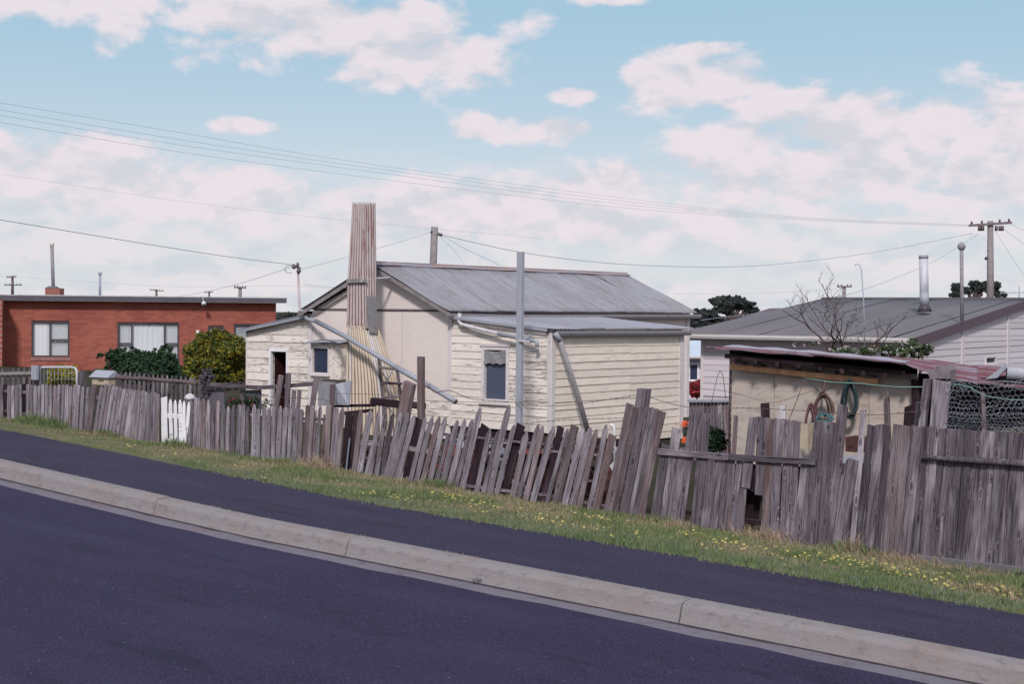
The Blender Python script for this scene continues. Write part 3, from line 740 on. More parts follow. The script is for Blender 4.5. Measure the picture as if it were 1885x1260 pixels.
# middle stretch
f2 = thing('picket_fence', fh(700, 885, CK), 'leaning grey picket fence, long middle stretch right of the white gate', 'fence', 'street fence stretches')
run(f2, [((205, 268), (184, 598), 22), ((238, 205), (222, 602), 26, 'picket_wood', 'flat')], cr2, 3.927)
t2 = [(262, 205, 252, 604), (292, 215, 288, 606), (327, 220, 322, 612), (362, 225, 356, 618), (398, 230, 392, 626), (437, 262, 430, 632), (472, 270, 465, 638), (512, 262, 500, 642), (553, 255, 535, 648), (583, 255, 572, 655),
      (615, 270, 605, 662), (660, 252, 650, 668), (690, 285, 688, 672), (733, 265, 725, 684), (768, 280, 757, 688), (803, 270, 790, 690), (850, 265, 828, 690), (885, 275, 866, 695), (925, 280, 904, 697), (967, 280, 942, 700), (1005, 290, 978, 708),
      (1048, 258, 1018, 715), (1080, 262, 1050, 725), (1138, 265, 1110, 700), (1200, 255, 1175, 744), (1255, 275, 1216, 750), (1300, 277, 1256, 762)]
for i, (a, b_, c_, d_) in enumerate(t2):
    w = random.uniform(27, 33) if i < 24 else 36
    run(f2, [((a, b_), (c_, d_), w, random.choice(['picket_wood', 'picket_wood', 'weathered_wood']) if i < 24 else 'picket_wood', random.choice(['point', 'round']))], cr2, 3.927)
run(f2, [((1095, 300), (1078, 730), 30, 'brown_wood', 'ragged', .03), ((1170, 330), (1150, 560), 18, 'brown_wood', 'ragged', .04)], cr2, 3.927)
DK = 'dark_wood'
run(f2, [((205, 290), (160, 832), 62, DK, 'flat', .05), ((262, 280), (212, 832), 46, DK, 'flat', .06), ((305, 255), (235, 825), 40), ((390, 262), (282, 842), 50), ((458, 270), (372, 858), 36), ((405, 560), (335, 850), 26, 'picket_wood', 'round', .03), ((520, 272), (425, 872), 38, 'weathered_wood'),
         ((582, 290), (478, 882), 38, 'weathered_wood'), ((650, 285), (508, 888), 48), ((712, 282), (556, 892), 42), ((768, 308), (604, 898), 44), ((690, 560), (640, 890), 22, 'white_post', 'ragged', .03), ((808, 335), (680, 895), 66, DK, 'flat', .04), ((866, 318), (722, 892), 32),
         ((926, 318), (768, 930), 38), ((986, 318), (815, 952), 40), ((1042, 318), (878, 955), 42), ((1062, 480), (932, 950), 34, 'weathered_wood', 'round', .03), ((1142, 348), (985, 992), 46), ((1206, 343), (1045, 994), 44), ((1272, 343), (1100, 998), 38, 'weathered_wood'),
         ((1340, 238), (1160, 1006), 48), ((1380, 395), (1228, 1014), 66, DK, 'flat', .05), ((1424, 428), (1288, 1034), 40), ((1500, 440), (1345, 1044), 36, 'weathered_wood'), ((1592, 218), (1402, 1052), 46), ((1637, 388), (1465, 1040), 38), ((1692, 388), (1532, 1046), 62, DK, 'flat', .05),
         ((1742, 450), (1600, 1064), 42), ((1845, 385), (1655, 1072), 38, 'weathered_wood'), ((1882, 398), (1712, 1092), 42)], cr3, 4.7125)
run(f2, [((520, 288), (338, 918), 44), ((577, 288), (412, 915), 46, DK, 'flat', .05), ((632, 303), (452, 925), 28), ((690, 280), (522, 948), 58, 'brown_wood', 'flat'), ((752, 303), (585, 958), 44), ((812, 292), (640, 990), 46), ((862, 308), (700, 1012), 38),
         ((938, 272), (782, 1020), 36), ((988, 352), (830, 1034), 54, 'brown_wood', 'flat')], cr4, 4.345)
rail(f2, [(300, 545), (520, 560), (1000, 640)], cr3, 45, 4.7, 'picket_wood'); rail(f2, [(1010, 470), (1600, 535), (1885, 560)], cr3, 22, 4.7); rail(f2, [(200, 330), (700, 345), (1180, 365)], cr2, 20, 3.9); rail(f2, [(200, 560), (700, 630), (1300, 700)], cr2, 20, 3.9)
rail(f2, [(700, 850), (1300, 930), (1885, 1000)], cr3, 26, 4.7, 'picket_wood'); rail(f2, [(430, 480), (900, 520)], cr4, 20, 4.3); rail(f2, [(430, 830), (950, 930)], cr4, 26, 4.3, 'brown_wood')
b_ = MB().tube([fh(*cr3((170, 835)), CK - .04), fh(*cr3((206, 505)), CK - .04)], .009, 6).build('stake', 'blue_grey'); tag(b_, 'thin pale blue stake in front of the dark gap boards', 'stake')
# paling stretch, tall and leaning
f3 = thing('paling_fence', fh(1400, 990, CK), 'tall leaning paling fence with a nailed dark rail and a broken hole', 'fence', 'street fence stretches')
PW = 'weathered_wood'
P4 = [((1130, 105), (930, 1022), 62), ((1065, 480), (985, 1020), 30, PW, 'flat', .03), ((1180, 135), (985, 1034), 60), ((1240, 130), (1055, 1042), 66), ((1300, 134), (1110, 1052), 40), ((1335, 143), (1150, 1056), 48), ((1385, 165), (1200, 1066), 62)]
run(f3, P4, cr4, 4.345, PW, 'flat', 'paling')
P5 = [((175, 368), (85, 910), 60), ((242, 255), (150, 922), 60), ((292, 390), (205, 930), 48), ((368, 156), (252, 938), 62), ((436, 155), (368, 950), 68), ((478, 480), (425, 960), 52), ((540, 475), (476, 966), 62), ((606, 470), (545, 975), 66), ((648, 170), (590, 982), 28, PW, 'flat', .02),
      ((682, 480), (622, 988), 60), ((768, 180), (712, 640), 58), ((712, 500), (672, 992), 52), ((828, 182), (812, 690), 62), ((880, 188), (838, 990), 50), ((945, 194), (900, 1012), 66), ((1010, 200), (965, 1030), 60), ((1060, 206), (1015, 1045), 52),
      ((1120, 500), (1062, 1052), 52), ((1170, 470), (1112, 1062), 56), ((1212, 205), (1150, 1072), 54), ((1262, 212), (1205, 1082), 52), ((1308, 214), (1215, 1088), 44, PW, 'flat', .02), ((1378, 98), (1252, 1092), 66)]
run(f3, P5, cr5, 3.705, PW, 'flat', 'paling')
P6 = [((190, 470), (110, 948), 40, 'picket_wood', 'round'), ((150, 560), (88, 948), 34, 'picket_wood', 'flat', .02), ((215, 480), (150, 955), 30), ((256, 214), (190, 962), 26, 'picket_wood'), ((300, 296), (232, 968), 36), ((345, 292), (275, 972), 48), ((382, 296), (322, 978), 30), ((402, 425), (356, 984), 36), ((462, 296), (398, 1004), 82, 'brown_wood'), ]
run(f3, P6, cr6, 2.862, PW, 'flat', 'paling')
GAP_SHADE = [((300, 470), (235, 920), 60, DK, 'flat', .05), ((520, 500), (455, 960), 60, DK, 'flat', .05), ((650, 500), (590, 980), 50, DK, 'flat', .05), ((760, 500), (735, 660), 90, DK, 'flat', .05), ((850, 690), (838, 985), 40, DK, 'flat', .06), ((1000, 500), (950, 1010), 60, DK, 'flat', .05), ((1100, 520), (1040, 1040), 60, DK, 'flat', .05), ((1240, 500), (1160, 1060), 60, DK, 'flat', .05), ((770, 640), (745, 985), 100, DK, 'flat', .22)]  # dark backing boards added so the gaps and the hole look shaded
run(f3, GAP_SHADE, cr5, 3.705, PW, 'flat', 'paling')
run(f3, [((178, 500), (112, 945), 54, PW, 'flat', .03), ((270, 500), (200, 950), 60, DK, 'flat', .05), ((350, 500), (300, 960), 60, DK, 'flat', .05)], cr6, 2.862, PW, 'flat', 'paling')  # more backing boards; the dark ones stand for shade in the gaps
for a, b2 in (((118, 414), (600, 452)), ((600, 452), (1192, 486))):
    P = fh(*cr5(a), CK - .03); Q = fh(*cr5(b2), CK - .03); plank('rail', P, Q, 44 / 3.705 / F * P.y, .035, 'weathered_wood_x' if False else 'dark_wood' if False else 'weathered_wood', f3, -E_, 'flat', .4)
rail(f3, [(118, 800), (1200, 950)], cr5, 30, 3.7, 'dark_wood', .09)
# right stretch, upright boards
f4 = thing('paling_fence', fh(1800, 1045, CK), 'upright grey board fence at the right edge with a half-round top rail', 'fence', 'street fence stretches')
tx = [512, 566, 602, 650, 695, 742, 788, 826, 884, 922, 960, 1020, 1052, 1104, 1150, 1200, 1255, 1300, 1355]; bx = [434, 492, 548, 598, 640, 686, 728, 768, 830, 862, 900, 956, 998, 1042, 1098, 1150, 1205, 1250, 1305]
for i in range(len(tx) - 1):
    yt = ip((tx[i] + tx[i + 1]) / 2, [512, 740, 1100, 1355], [296, 316, 338, 352]) + random.uniform(-5, 5); yb = ip((bx[i] + bx[i + 1]) / 2, [434, 640, 1100, 1300], [1000, 1004, 1080, 1115])
    run(f4, [(((tx[i] + tx[i + 1]) / 2, yt), ((bx[i] + bx[i + 1]) / 2, yb), (tx[i + 1] - tx[i]) * .98)], cr6, 2.862, random.choice([PW, PW, 'weathered_wood']), 'flat', 'paling')
P = fh(*cr6((566, 466)), CK - .05); Q = fh(*cr6((1330, 512)), CK - .05)
tube('rail', [P, P.lerp(Q, .3), P.lerp(Q, .6), Q], .03, 'weathered_wood', f4, 8, rr=[.022, .03, .034, .036])
P = fh(*cr6((520, 1024)), CK + .03); Q = fh(*cr6((1340, 1122)), CK + .03)
o = plank('concrete_plinth', P, Q, .19, .12, 'block_concrete', None, -E_, 'flat', .3); tag(o, 'grey concrete slab edging under the right-hand board fence', 'plinth')
o = MB().box(fh(1868, 1066, 13.7) - Z * .04, D * -.5, E_ * .1, Z * .09).build('timber_block', 'dark_wood'); tag(o, 'dark rotten timber lying by the fence at the right edge', 'timber')
# taller posts standing with the fence
def post(x1, y1, x0, y0, wpx, c, m, label, t=.09, tip='flat', name='fence_post', grp='posts standing behind the street fence'):
    P = fh(x0, y0, c); Q = fh(x1, y1, c); o = plank(name, P, Q, wpx / F * P.y * 1.3, t, m, None, -E_, tip, .6); tag(o, label, 'post', grp); return o
post(1186, 716, 1168, 860, 17, CK + .10, PW, 'grey post with a knot rising above the tallest palings')
post(755, 705, 722, 880, 17, CK + .15, 'brown_wood', 'thick leaning post above the pickets beside the old chimney')
post(775, 657, 778, 880, 8, CK + 1.2, 'brown_wood', 'thin upright brown post under the long sloping pipe')
post(1708, 698, 1693, 830, 9, CK + .35, PW, 'narrow grey post, left of the pair before the wire netting')
post(1734, 702, 1723, 830, 24, CK + .38, 'picket_wood', 'wide weathered slab post, right of the pair before the wire netting', .06)
post(1695, 742, 1688, 830, 10, CK + .6, PW, 'short grey stake behind the pair of posts')
for (a, b2, w, lb) in (((856, 45), (795, 420), 38, 'dark leaning board in front of the open doorway'), ((907, 30), (897, 420), 36, 'upright grey board right of the open doorway'), ((948, 155), (930, 420), 30, 'short grey board between the doorway board and the rail end'), ((988, 150), (965, 430), 26, 'thin brown board leaning left of the rail end'), ((1108, 60), (1060, 430), 34, 'brown board at the right end of the old grey rail'), ((1225, 110), (1218, 430), 30, 'grey stake standing in front of the cloth scraps')):
    (x1, y1), (x0, y0) = cr2(a), cr2(b2); post(x1, y1, x0, y0, w / 3.927, 15.0, 'brown_wood' if 'brown' in lb or 'dark' in lb else PW, lb, .03, name='board', grp='old boards standing in the yard')
# ================================================================ YARD BEHIND THE PICKETS
CY2 = 15.1
yf = thing('old_gate_frame', fh(450, 760, CY2), 'old grey rail frame behind the pickets with a rounded end post', 'frame')
def yb(name, a, b2, wpx, m, c=CY2, t=.04, par=yf, cv=cr2, s=3.927, tip='flat'):
    P = fh(*cv(a), c); Q = fh(*cv(b2), c); return plank(name, P, Q, wpx / s / F * (P.y + Q.y) / 2, t, m, par, -E_, tip, .5)
yb('rail', (305, 112), (700, 134), 30, 'weathered_wood'); yb('rail', (690, 134), (1098, 104), 30, 'weathered_wood', CY2 - .02)
yb('post', (275, 420), (282, 45), 44, 'weathered_wood', CY2 + .02)
for i, (a, b2, n_, lb) in enumerate(((320, 350, 2500, 'grey dead creeper tangled over the rounded post'),)):
    P = fh(*cr2((312, 70)), CY2); tag(leaves('creeper', [(P + Z * .0, (.13, .1, .16)), (P - Z * .2, (.08, .08, .3))], 1500, .018, ['mat_grey', 'bark', 'leaf_mid'], None, [.6, .25, .15]), lb, 'creeper')
def sheet(name, cvs, cv, c, m, label, cat, grp=None, th=.02, wob=.03):
    P = [fh(*cv(q), c + random.uniform(-wob, wob)) for q in cvs]
    return tag(MB().prism(P, E_ * th).build(name, m), label, cat, grp)
sheet('shade_mat', [(322, 150), (442, 150), (440, 300), (322, 300)], cr2, CY2 + .06, 'mat_grey', 'dark grey matting panel hanging left under the old rail', 'matting', 'matting panels')
sheet('shade_mat', [(560, 152), (706, 150), (704, 330), (560, 320)], cr2, CY2 + .06, 'mat_grey', 'dark grey matting panel hanging right under the old rail', 'matting', 'matting panels')
sheet('cloth_scrap', [(1125, 90), (1240, 95), (1245, 262), (1120, 266)], cr2, CY2 - .1, 'blind', 'left blue-grey cloth scrap below the small bay window', 'cloth', 'cloth scraps')
sheet('cloth_scrap', [(1245, 110), (1300, 96), (1358, 84), (1342, 262), (1250, 258)], cr2, CY2 - .05, 'galv', 'right grey sheet scrap beside the yellow chimney foot', 'sheet', 'cloth scraps')
P = fh(*cr2((640, 240)), CY2); tag(leaves('scrub_plant', [(P, (.35, .15, .14))], 900, .02, ['leaf_mid', 'leaf_dark', 'leaf_red'], None, [.5, .4, .1]), 'scrubby plant with a red bloom between the matting panels', 'plant')
for (a, b2, w, c, lb) in (((1250, 268), (1520, 262), 20, 15.3, 'thin dark beam below the chimney foot'), ((1515, 232), (1760, 262), 52, 15.6, 'thick blackened beam below the wooden ladder frame'), ((1750, 250), (1885, 270), 44, 15.7, 'blackened beam end right of the leaning post'), ((1300, 320), (1500, 300), 24, 15.2, 'short rusty bar behind the dark gap in the pickets')):
    o = yb('beam', a, b2, w, 'dark_wood', c, .10, None); tag(o, lb, 'beam', 'blackened beams in the yard')
# junk heap seen through the leaning pickets
def junk(name, cvs, cv, c, m, lb, cat, th=.25): return tag(MB().prism([fh(*cv(q), c + random.uniform(-.1, .1)) for q in cvs], E_ * th).build(name, m), lb, cat, 'junk behind the leaning pickets')
junk('rusty_sheet', [(430, 470), (680, 480), (690, 520), (640, 900), (250, 880), (230, 520)], cr4, 15.2, 'rust_dark', 'large rust-dark iron sheet behind the leaning pickets', 'scrap metal', .05)
junk('rusty_rail', [(255, 462), (690, 462), (690, 500), (255, 505)], cr4, 15.0, 'rust_red', 'bright rust red bar across the top of the junk heap', 'scrap metal', .06)
junk('pale_board', [(0, 408), (340, 440), (340, 455), (0, 424)], cr4, 15.1, 'white_post', 'white rail lying on the junk below the old window', 'board', .05)
junk('bucket_panel', [(0, 430), (90, 440), (80, 560), (0, 560)], cr4, 15.3, 'galv', 'pale grey panel left of the rust red bar', 'panel', .3)
junk('rusty_tank', [(1030, 560), (1180, 540), (1220, 900), (1000, 880)], cr3, 15.3, 'rust_red', 'reddish rusty tank side glimpsed behind the pickets', 'scrap metal', .4)
junk('rusty_tray', [(700, 640), (1000, 640), (980, 1000), (690, 960)], cr4, 15.1, 'rust_dark', 'dark rusty tray close to the tall palings', 'scrap metal', .3)
junk('rusty_tin', [(800, 880), (1000, 905), (1000, 1000), (800, 985)], cr3, 14.9, 'rust_red', 'low red tin leaning at the foot of the junk', 'scrap metal', .2)
b_ = MB()
for i in range(280):
    x = random.uniform(640, 1150); y = random.uniform(812, 870 + (x - 640) * .13); P = fh(x, y, random.uniform(14.6, 16.2)); L = random.uniform(.08, .4)
    d = Vector((random.gauss(0, 1), random.gauss(0, 1), random.gauss(0, .35))).normalized()
    b_.cur = random.choice([0, 0, 1, 1, 2, 2, 3, 0, 1, 4]); b_.beam(P - d * L / 2, P + d * L / 2, random.uniform(.02, .09), random.uniform(.01, .04))
tag(b_.build('scrap_heap', ['rust_dark', 'dark_wood', 'rust_red', 'brown_wood', 'galv']), 'tangled heap of rusty scrap and broken timber behind the pickets', 'scrap', kind='stuff')
o = tube('vent_pipe', [at(1131, 850, 21), at(1131, 792, 21), at(1130, 786, 21), at(1127, 783, 21), at(1122, 784, 21)], .022, 'white_plastic'); tag(o, 'white hooked plastic pipe rising before the yellow boards', 'pipe')
o = sheet('white_can', [(965, 600), (1000, 565), (985, 640)], cr4, 14.8, 'white_plastic', 'small white plastic scrap behind the brown picket', 'scrap', None, .1)

# ================================================================ THE OLD COTTAGE
K = Vector((.703, 26.0, 0)); A = Vector((-.777, .629, 0)).normalized(); B = Vector((.629, .777, 0)).normalized()
def H(s, t, z): return K + A * s + B * t + Z * z
def st_(P): q = P - K; return q.dot(A), q.dot(B), q.z
def fp(x, y, o=0): return hit(x, y, K - B * o, B)
def sp_(x, y, o=0, s=0): return hit(x, y, K + A * (s - o), A)
S1 = st_(fp(830, 600))[0]; S2 = st_(fp(578, 600))[0]; S3 = st_(fp(455, 640))[0]; SM = (S1 + S2) / 2
T1 = st_(sp_(1256, 650))[1]; T2 = st_(sp_(1268, 600, 0, S1))[1]
ZB = -2.42; RZ = .90
cot = thing('cottage', H(SM, 0, -2.75), 'run-down cream weatherboard cottage with grey corrugated iron roof', 'house')
rz_r = lambda s: -.30 + .20 * s / S1                     # right skillion
rz_l = lambda s: -.10 - .34 * (s - S2) / (S3 - S2)       # left skillion
rz_m = lambda s: RZ - .10 - .45 * abs(s - SM)            # gable rake
# openings on the front plane: s grows to the left
def op(x0, y0, x1, y1, o=0): a = st_(fp(x1, y1, o)); b2 = st_(fp(x0, y0, o)); return (a[0], b2[0], a[2], b2[2])
W1 = op(888, 637, 938, 744); W2 = op(498, 641, 532, 740); W2 = (W2[0], W2[1], ZB, W2[3])
ZF = -2.17
wall('wall', H(0, 0, 0), A, -B, (0, S1), rz_r, ZF, [(W1[0] + .03, W1[1] - .03, W1[2] + .03, W1[3] - .03)], 'cream_board_worn', cot)
wall('wall', H(0, 0, 0), A, -B, (S2, S3), rz_l, ZB, [(W2[0] + .03, W2[1] - .03, ZB, W2[3] - .03)], 'cream_board_worn', cot)
b = MB(); b.prism([H(S1, .001, ZB), H(S2, .001, ZB), H(S2, .001, rz_m(S2)), H(SM, .001, rz_m(SM)), H(S1, .001, rz_m(S1))], B * .09); b.build('wall', 'cream_fibro', cot)
boards(cot, H(0, -.002, 0), A, -B, 0, S1, ZF, rz_r(S1), .141, 'cream_board', [W1], lambda z: (max(.07, (z + .30) / .20 * S1), S1 - .05), (), 'cream_board_worn', .006)
boards(cot, H(0, -.002, 0), A, -B, S2, S3, ZB, -.1, .158, 'cream_board', [W2], lambda z: (S2 + .10, min(S3 - .03, S2 + (-.10 - z) / .34 * (S3 - S2))), (), 'cream_board_worn', -.004)
# side of the right skillion
wall('wall', H(.002, 0, 0), B, -A, (.09, T1), lambda u: -.34, ZB, [], 'cream_board_worn', cot, .09)
tj = st_(sp_(1158, 700))[1]
boards(cot, H(-.002, 0, 0), B, -A, .07, T1, ZB - .05, -.36, .141, 'yellow_board', (), lambda z: (.07, T1 - .14), (tj,), 'yellow_board', 0)
def cb(name, s, t, z0, z1, w, out, m='trim_paint', axis=None, d=.035):
    b = MB(); b.box(H(s, t, z0), axis * w, out * d, Z * (z1 - z0)); return b.build(name, m, cot)
cb('corner_board', .0, -.002, ZF, -.33, .065, -B, axis=A); cb('corner_board', -.004, -.036, ZB - .1, -.34, .10, -A, axis=B)
cb('corner_board', S1 - .05, -.002, ZF, -.12, .05, -B, axis=A); cb('corner_board', -.004, T1 - .14, ZB - .1, -.36, .14, -A, axis=B)
cb('corner_board', S2 + .0, -.028, ZB, -.10, .10, -B, axis=A); cb('corner_board', S3 - .03, -.002, ZB, rz_l(S3), .03, -B, axis=A)
# main long wall beyond the skillion
b = MB(); b.box(H(S1, .09, ZB), B * (T2 - .09), A * .08, Z * (2.42 + .06)); b.build('wall', 'cream_fibro', cot)
b = MB(); b.box(H(S1 - .03, T2 - .12, ZB), B * .12, A * .028, Z * (2.40)); b.build('corner_board', 'trim_paint', cot)
b = MB(); b.box(H(S1, T2, ZB), A * (S2 - S1), -B * .08, Z * 2.45); b.build('wall', 'cream_fibro', cot)
b = MB(); b.prism([H(S1, T2, .03), H(SM, T2, rz_m(SM)), H(S2, T2, .03)], -B * .08); b.build('wall', 'cream_fibro', cot)
b = MB(); b.box(H(0, T1 - .002, ZB), A * S1, -B * .08, Z * 2.0); b.build('wall', 'cream_fibro', cot)
b = MB(); b.box(H(S3, .09, ZB), B * 4, -A * .08, Z * 1.97); b.build('wall', 'cream_board', cot)
b = MB(); b.box(H(S2, 4.0, ZB), A * (S3 - S2), B * .08, Z * 1.97); b.build('wall', 'cream_fibro', cot)
b = MB(); b.box(H(S2, .09, ZB), B * (T2 - .2), -A * .08, Z * 2.40); b.build('wall', 'cream_fibro', cot)
b = MB(); b.box(H(.05, .1, ZB - .02), A * (S3 - .1), B * 3.9, -Z * .08); b.build('floor', 'dark_wood', cot)
# underfloor: dark stumps and base boards
boards(cot, H(0, -.002, 0), A, -B, S1, S2 - 1.9, ZF, -1.74, .141, 'cream_board_worn', (), lambda z: (S1 - .05, S1 + 1.55 if z < -1.9 else S1 + 1.1), (), None, .01)
for s in (.1, 1.2, S1, 3.3, 5, S2, 7.2, S3 - .1):
    beam('stump', H(s, .06, ZB - .75), H(s, .06, ZB - .05), .12, .12, 'dark_wood', cot, -B)
for t in (1.4, 2.8, T1 - .1): beam('stump', H(.06, t, ZB - .75), H(.06, t, ZB - .05), .12, .12, 'dark_wood', cot, -A)
# gable sheeting: lower sheets, upper triangle, battens
sb = st_(fp(742, 650))[0]
def fsheet(poly, m='cream_fibro', o=.002, th=.012): return MB().prism([H(s, -o, z) for s, z in poly], -B * th).build('wall_sheet', m, cot)
fsheet([(S1 + .04, -1.72), (sb - .004, -1.72), (sb - .004, -.03), (S1 + .04, -.03)]); fsheet([(sb + .004, -2.3), (S2, -2.3), (S2, -.03), (sb + .004, -.03)])
fsheet([(S1 + .06, .02), (S2 - .06, .02), (SM, rz_m(SM) - .03)])
def batten(s0, z0, s1, z1, w, m='brown_wood', o=.02, nm='batten', d=.025):
    P = H(s0, -o, z0); Q = H(s1, -o, z1); return plank(nm, P, Q, w, d, m, cot, -B, 'flat', .3)
batten(S1 + .02, -.004, S2, -.004, .03); batten(S1 + .02, -1.7, S1 + .02, -.03, .06, 'trim_paint'); batten(sb, -1.7, sb, -.03, .045, 'trim_paint'); batten(S2 - .02, -2.2, S2 - .02, -.03, .09, 'trim_paint')
# ---- roofs
OH = .24; ev = .15; sl = .45
roof = MB().beam(H(SM, -OH + .06, RZ - .035), H(SM, T2 + .1, RZ - .035), .10, .04).build('roof', 'brown_wood', cot)
Vr = (A * 1 + Z * sl).normalized(); Vl = (-A + Z * sl).normalized(); LV = (SM - S1 + ev) * math.sqrt(1 + sl * sl); LT = T2 + OH + .12
nsh = 12
for i in range(nsh):
    w = LT / nsh
    corr('roof_sheet', H(S1 - ev, -OH + i * w, RZ - sl * (SM - S1 + ev) + .004 * (i % 2)), B, Vr, w + .03, LV, 'roof_iron', roof, .076, .014, 5, .012)
    corr('roof_sheet', H(S2 + ev, -OH + i * w, RZ - sl * (SM - S1 + ev) + .012 * (i % 2) - .004), B, Vl, w + .03, LV, 'roof_iron', roof, .076, .011, 3, .006)
b = MB()
for k in range(16):
    t0 = -OH - .02 + (LT + .04) * k / 16; t1 = -OH - .02 + (LT + .04) * (k + 1) / 16; dz = .006 * math.sin(k * 1.7); dz1 = .006 * math.sin((k + 1) * 1.7)
    for sgn in (-1, 1):
        b.prism([H(SM, t0, RZ + .035 + dz), H(SM, t1, RZ + .035 + dz1), H(SM + sgn * .13, t1, RZ - .022 + dz1), H(SM + sgn * .13, t0, RZ - .022 + dz)], Z * -.008)
b.tube([H(SM, -OH - .02, RZ + .035), H(SM, T2 + .15, RZ + .035)], .016, 8); b.build('ridge_cap', 'ridge_iron', roof)
for sg1, se in ((-1, S1 - ev), (1, S2 + ev)):
    zz = RZ - sl * (SM - S1 + ev)
    plank('barge_board', H(se, -OH + .03, zz - .085), H(SM + sg1 * .0, -OH + .03, RZ - .085), .075, .025, 'pole_wood', roof, -B, 'flat', .4)
    plank('fascia', H(se - sg1 * .05, -OH + .03, zz - .09), H(se - sg1 * .05, T2 + .15, zz - .09), .10, .02, 'dark_wood', roof, A * sg1, 'flat', .2)  # fascia coloured dark to stand for the shaded gap under the roof edge
def gutter(par, P, Q, out, w=.10, h=.085, m='gutter_paint', name='gutter'):
    P = Vector(P); Q = Vector(Q); sec = [(.0, .0), (0, -h), (w * .75, -h), (w, -h * .45), (w, .012), (w - .012, .012), (w - .012, -h * .4), (w * .72, -h + .012), (.01, -h + .012), (.01, 0)]
    poly = [P + out * a + Z * c for a, c in sec]; return MB().prism(poly, Q - P).build(name, m, par)
zz = RZ - sl * (SM - S1 + ev)
g1 = gutter(roof, H(S1 - ev + .05, -OH - .02, zz - .065), H(S1 - ev + .05, 1.3, zz - .075), -A); gutter(roof, H(S1 - ev + .045, 1.32, zz - .078), H(S1 - ev + .045, T2 + .22, zz - .05), -A)
gutter(roof, H(S2 + ev - .05, -OH - .02, zz - .045), H(S2 + ev - .05, T2 + .2, zz - .045), A)
# right skillion roof: sheets run from the main wall down to the side gutter
Vs = (A + Z * (.20 / S1)).normalized(); n2 = 6; LT2 = T1 + .26
sk = MB().beam(H(.06, -.05, -.375), H(.06, T1, -.385), .06, .05, Z).build('skillion_roof', 'brown_wood', cot)
for i in range(n2):
    w = LT2 / n2; corr('roof_sheet', H(-.16, -.12 + i * w, -.310 + .005 * (i % 2) - .012 * i / n2), B, Vs, w + .03, S1 + .2, 'skillion_iron', sk, .076, .014, 4, .008)
gutter(sk, H(-.06, -.02, -.355), H(-.06, T1 + .12, -.37), -A, .09, .085)
plank('flashing', H(.0, -.13, -.335), H(S1 - .05, -.13, -.125), .05, .012, 'galv', sk, -B, 'flat', .2)
# left skillion roof
n3 = 5
skl = MB().beam(H(S3 - .1, -.05, -.46), H(S3 - .1, 4, -.46), .06, .05, Z).build('skillion_roof', 'brown_wood', cot)
Vl2 = (-A + Z * (.34 / (S3 - S2))).normalized()
for i in range(n3):
    w = 4.3 / n3; corr('roof_sheet', H(S3 + .14, -.16 + i * w, -.455 + .010 * (i % 2)), B, Vl2, w + .03, (S3 - S2) + .10, 'skillion_iron', skl, .076, .011, 3, .006)
plank('barge_board', H(S3 + .12, -.15, -.49), H(S2 + .05, -.15, -.145), .06, .02, 'galv', skl, -B, 'flat', .3)
P = sp_(1016, 812, .16); Q = sp_(1142, 815, .16); plank('dark_strip', P, Q, .13, .06, 'dark_wood', cot, -A, 'flat', .5)  # dark strip along the side wall near its foot
MB().box(H(.0, .02, ZB - .2), A * S1, B * .03, Z * (ZF - ZB + .16)).build('underfloor_shade', 'dark_wood', cot)  # dark board added to paint the shade under the floor
# ---- windows and doorway
MB().box(H(W1[0] - .03, -.05, W1[3] - .005), A * (W1[1] - W1[0] + .06), B * .05, Z * .05).build('lintel', 'trim_paint', cot)
MB().box(H(.1, 1.5, ZB), A * (S3 - .2), B * .03, Z * 2.0).build('dark_partition', 'interior', cot)  # near-black partition added behind the doorway to make its inside look unlit
w1 = window(cot, H(0, -.022, 0), A, -B, W1[0], W1[1], W1[2], W1[3], .07, 'trim_paint', 'fly_screen', (), .05, .012, sill=True)
za = st_(fp(912, 668, 0))[2]; zb_ = st_(fp(912, 641, 0))[2]
b = MB(); n = 10; vs = []
for i in range(n + 1):
    s = W1[0] + .07 + (W1[1] - W1[0] - .13) * i / n
    for j in range(5):
        f = j / 4; z = zb_ - .02 - .05 * math.sin(3.14 * i / n) * (1 - f) + (za - zb_) * f + .015 * math.sin(i * 1.9) * f; vs.append(H(s, -.03 - .01 * math.sin(i + j), z))
obj('blind', vs, [(i * 5 + j, (i + 1) * 5 + j, (i + 1) * 5 + j + 1, i * 5 + j + 1) for i in range(n) for j in range(4)], 'blind', w1, None, True)
wd = (W2[0], W2[1], ZB, W2[3])
dr = MB()
dr.box(H(wd[1] - .05, -.045, ZB), A * .05, B * .07, Z * (wd[3] - ZB)); dr.box(H(wd[0], -.045, ZB), A * .05, B * .07, Z * (wd[3] - ZB)); dr.box(H(wd[0] + .05, -.044, wd[3] - .07), A * (wd[1] - wd[0] - .1), B * .07, Z * .07)
dr = dr.build('door_frame', 'white_paint', cot)
MB().box(H(wd[1] - .05, .10, ZB), B * .6, A * -.03, Z * (wd[3] - ZB - .1)).build('door', 'interior', dr)
